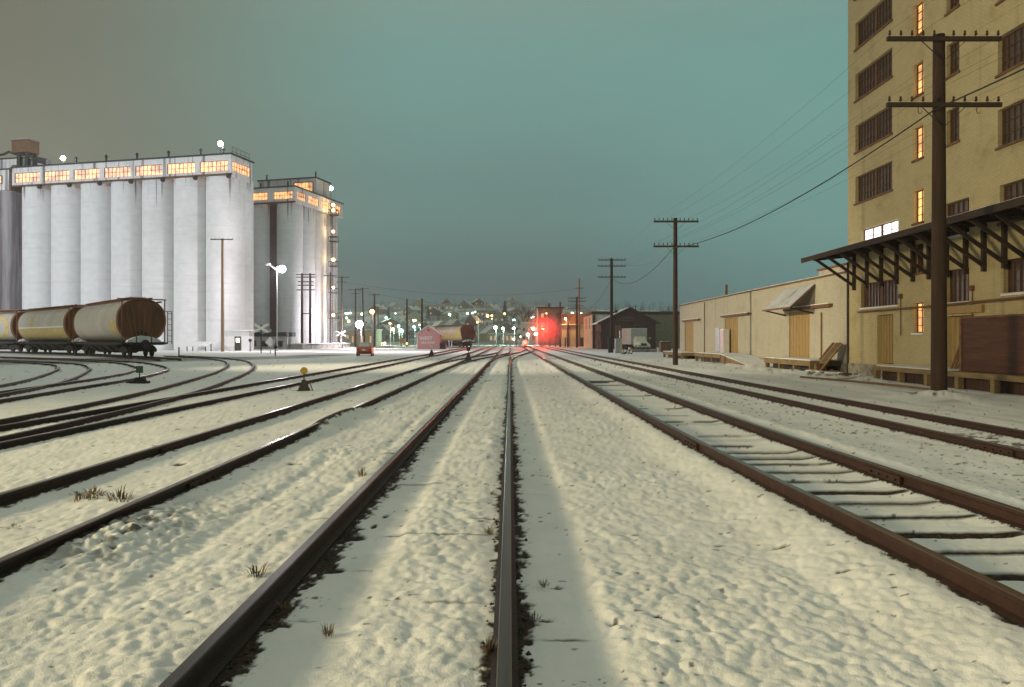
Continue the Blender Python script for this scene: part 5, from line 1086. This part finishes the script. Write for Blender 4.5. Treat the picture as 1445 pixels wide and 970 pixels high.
for q, (px0, px1, D, hh, lb) in enumerate(((598, 640, 640, 8, 'long pale apartment row on the hillside above the pink shed'), (672, 712, 560, 7, 'long flat-roofed block on the hillside above the centre track'), (530, 560, 480, 6, 'long flat-roofed block on the slope left of the bare pole'), (690, 730, 300, 4, 'low wide freight shed beyond the end of the tracks'))):
    x0 = X(px0, D); x1 = X(px1, D); z = min(tz(x0, D), tz(x1, D)); t = thing('apartment_block' if q < 3 else 'freight_shed', lb, 'building', (x0, D, z)); wd_ = x1-x0
    MB().span(0, wd_, 0, 12, -3, hh).build('wall', M['palew'] if q != 1 else M['house'], t); MB().span(-.4, wd_+.4, -.4, 12.4, hh+.003, hh+.6).build('roof', M['roofw'], t)
    nw = 7
    for k in range(nw): MB().box((wd_*(k+.5)/nw, -.05, hh*.6), (wd_/nw*.45, .1, 1.7)).build('window', M['w_dim'] if rnd.random() > .55 else M['wgl'], t)

# ------------------------------------------------------------------ trees
def bare_tree(x, y, ht, label, spread=.45, seed=1, dens=5, group=None):
    rg_ = random.Random(seed); t = thing('bare_tree', label, 'tree', (x, y, tz(x, y)-.2), 0, group); tr_ = MB(); cr = MB()
    tr_.cyl((0, 0, 0), (0, 0, ht*.32), ht*.020, ht*.015, 7)
    def grow(p, dr_, ln, r_, dep):
        q = p+dr_*ln; cr.cyl(p, q, r_, r_*.65, 5 if dep > 2 else 3, cap=False)
        if dep <= 0: return
        for k in range(rg_.choice((2, 3)) if dep < 4 else 3):
            v = (dr_+Vector((rg_.uniform(-1, 1), rg_.uniform(-1, 1), rg_.uniform(-.25, .6)))*spread*1.5).normalized(); grow(q, v, ln*rg_.uniform(.62, .85), r_*.62, dep-1)
    for k in range(4): grow(Vector((0, 0, ht*(.24+.026*k))), Vector((math.cos(k*1.7)*spread, math.sin(k*1.7)*spread, .8)).normalized(), ht*.20, ht*.010, dens)
    tr_.build('trunk', M['bark'], t); cr.build('crown', M['bark'], t); return t
bare_tree(X(737, 300), 300, 17.0, 'big dark bare tree left of the red brick building', seed=3, dens=6)
bare_tree(X(722, 330), 330, 13, 'smaller bare tree left of the big dark one', seed=4)
bare_tree(X(776, 196), 196, 9.5, 'bare tree lit red in front of the brick building', seed=5, dens=6)
bare_tree(X(784, 192), 192, 7.5, 'low bare tree lit red at the right of the signal glow', seed=6, dens=6)
bare_tree(X(765, 205), 205, 7, 'thin bare tree lit red at the left of the signal glow', seed=8, dens=5)
bare_tree(X(757, 340), 340, 16, 'bare tree rising behind the left corner of the brick building', seed=9)
bare_tree(X(845, 132), 132, 4.2, 'small dark bare tree left of the gabled shed', seed=10, dens=5)
for k, px in enumerate((840, 905, 935)): bare_tree(X(px, 320), 320, (16, 15.5, 16.5)[k], ['bare tree behind the flat-roofed building near its left corner', 'bare tree rising behind the roof of the gabled shed', 'bare tree behind the dark roof near the warehouse'][k], seed=20+k)
def conifer(x, y, ht, label, seed=1, group=None):
    rg_ = random.Random(seed); t = thing('conifer_tree', label, 'tree', (x, y, tz(x, y)-.2), 0, group); MB().cyl((0, 0, 0), (0, 0, ht), ht*.02, .03, 6).build('trunk', M['bark'], t); cr = MB()
    for k in range(520):
        f = rg_.random()**.8; z = ht*(.12+.88*f); r_ = ht*.21*(1-f)*rg_.uniform(.35, 1.05)+.05; a_ = rg_.uniform(0, 6.28); p = Vector((r_*math.cos(a_), r_*math.sin(a_), z-r_*.35)); s_ = ht*.035
        u = Vector((math.cos(a_), math.sin(a_), -.5))*s_*1.4; v = Vector((-math.sin(a_), math.cos(a_), rg_.uniform(-.3, .3)))*s_*.6; cr.add([p-u, p+v, p+u, p-v], [(0, 1, 2, 3)])
    cr.build('crown', mat('conifer_needles', (.022, .035, .025), .9, 0, .5, .6), t)
conifer(X(712.5, 520), 520, 16, 'dark pointed conifer on the ridge above the centre track', 2)
conifer(X(604, 560), 560, 11, 'dark conifer on the hillside above the pink shed', 3)
conifer(X(548, 520), 520, 12, 'dark conifer on the left hillside by the pole row', 4)
# woods on the slope: a far mass of twiggy crowns
wood = MB(); rg_ = random.Random(11)
for k in range(420):
    D = rg_.uniform(330, 1050); px = rg_.uniform(430, 1000); x = X(px, D); z = tz(x, D); ht = rg_.uniform(5, 11)
    wood.cyl((x, D, z-.5), (x, D, z+ht*.7), .16, .06, 3, cap=False)
    for j in range(34):
        a_ = rg_.uniform(0, 6.28); e = rg_.uniform(-1, 1); rr = ht*.28*math.sqrt(1-e*e)*rg_.uniform(.2, 1); p = Vector((x+rr*math.cos(a_), D+rr*math.sin(a_), z+ht*.58+e*ht*.42)); s_ = rg_.uniform(.3, .8)
        u = Vector((rg_.uniform(-1, 1), rg_.uniform(-.4, .4), rg_.uniform(-1, 1)))*s_; v = Vector((rg_.uniform(-1, 1), rg_.uniform(-.4, .4), rg_.uniform(-1, 1)))*s_*.5; wood.add([p-u, p+v, p+u], [(0, 1, 2)])
o = wood.build('hillside_wood', mat('far_twigs', (.035, .032, .034), .95, 0, .4, .05)); o['kind'] = 'stuff'

# ------------------------------------------------------------------ night haze over the yard and town
hz = MB().span(-3600, 3600, -70, 3700, -2, 60).build('haze', bpy.data.materials.new('haze_air')); hz['kind'] = 'stuff'
hm = hz.data.materials[0]; hm.use_nodes = True; ht_ = hm.node_tree; ht_.nodes.clear()
pv = ht_.nodes.new('ShaderNodeVolumePrincipled'); pv.inputs['Color'].default_value = (.90, .95, .95, 1); pv.inputs['Density'].default_value = HAZE; pv.inputs['Anisotropy'].default_value = .3
ou = ht_.nodes.new('ShaderNodeOutputMaterial'); ht_.links.new(pv.outputs[0], ou.inputs['Volume'])

# ------------------------------------------------------------------ weeds and stones
def weed(seed):
    rg_ = random.Random(seed); m_ = MB()
    for k in range(44):
        a_ = rg_.uniform(0, 6.28); b_ = rg_.uniform(.02, .10); ht = rg_.uniform(.03, .10); lean = rg_.uniform(.1, .9)
        p = Vector((b_*math.cos(a_)*.6, b_*math.sin(a_)*.6, -.02)); q = p+Vector((math.cos(a_)*lean*ht*.5, math.sin(a_)*lean*ht*.5, ht*.7)); r_ = q+Vector((math.cos(a_)*lean*ht*.6, math.sin(a_)*lean*ht*.6, ht*.2)); w = Vector((-math.sin(a_), math.cos(a_), 0))*.0028
        m_.add([p-w, p+w, q+w, q-w, r_], [(0, 1, 2, 3), (3, 2, 4)])
    return m_
protos = [weed(k) for k in range(4)]
wp = [(125, 707, 2.0), (118, 712, 1.7), (132, 704, 1.8), (110, 704, 1.2), (168, 710, 1.9), (172, 714, 1.6), (150, 745, 1.2), (100, 770, 1.4), (190, 742, 1.3), (205, 690, .8), (228, 692, .8), (78, 670, 1.0), (180, 770, 1.0), (140, 762, .9), (60, 775, .9), (20, 750, .8), (363, 815, 1.2), (512, 672, 1.1), (275, 608, .9), (410, 605, .9), (372, 640, .7), (355, 658, .7), (445, 600, .7), (500, 575, .8), (690, 755, .7), (695, 700, .6), (330, 690, .6), (40, 800, .8), (690, 920, .8), (735, 800, .6), (95, 690, .7)]
rg_ = random.Random(17)
for k in range(46):
    X_ = rg_.choice((-3.52, -3.52, -5.03, -5.03, -1.535, -.03, -7.7, 2.72))+rg_.choice((-1, 1, 1))*(.08+abs(rg_.gauss(0, .22))); D_ = 4.2+rg_.random()**1.4*16
    wp.append((720+X_*F/D_, 480+1768/D_, rg_.uniform(.3, .75)))
wl = {}
base_w = {}
for k, (px, py, s) in enumerate(wp):
    D = 1768/(py-480); x = X(px, D)
    if (k % 4) not in base_w: o = protos[k % 4].build('dry_weed', M['weed']); base_w[k % 4] = o
    else: o = base_w[k % 4].copy(); COL.objects.link(o)
    o.location = (x, D, .02); o.rotation_euler = (0, 0, k*1.3); o.scale = (s, s, s*(.6+.7*((k*37) % 10)/10))
    tag(o, 'small dry tan weed tuft poking up through the snow', 'weed', 'dry weeds in the snow')
st_ = MB(); rg_ = random.Random(3)
for k in range(2200):
    rail = rg_.choice((-1.535, -.03, -.03, -1.535, 2.7, 4.3, -3.5, 7.3)); y = 2.6+rg_.random()**1.6*22; x = rail+rg_.choice((-1, 1))*(.05+abs(rg_.gauss(0, .045))); 
    if rail == 2.7: x = np.interp(y, [p[1] for p in r1], [p[0] for p in r1])-G2-.06-abs(rg_.gauss(0, .05))
    if rail == 4.3: x = np.interp(y, [p[1] for p in r1], [p[0] for p in r1])+G2+rg_.choice((-1, 1))*(.06+abs(rg_.gauss(0, .05)))
    s_ = rg_.uniform(.007, .021); z = .0+(.1 if rail in (2.7, 4.3) else 0)
    j_ = lambda a: a*s_*rg_.uniform(.5, 1.3)
    st_.add([(x+j_(1), y, z), (x, y+j_(1), z+j_(.3)), (x-j_(1), y, z+j_(.2)), (x, y-j_(1), z), (x+j_(.2), y+j_(.2), z+j_(1)), (x, y, z-s_)], [(0, 1, 4), (1, 2, 4), (2, 3, 4), (3, 0, 4), (1, 0, 5), (2, 1, 5), (3, 2, 5), (0, 3, 5)])
o = st_.build('ballast_stones', mat('dark_ballast', (.04, .03, .022), .9, 0, .5, 30)); o['kind'] = 'stuff'
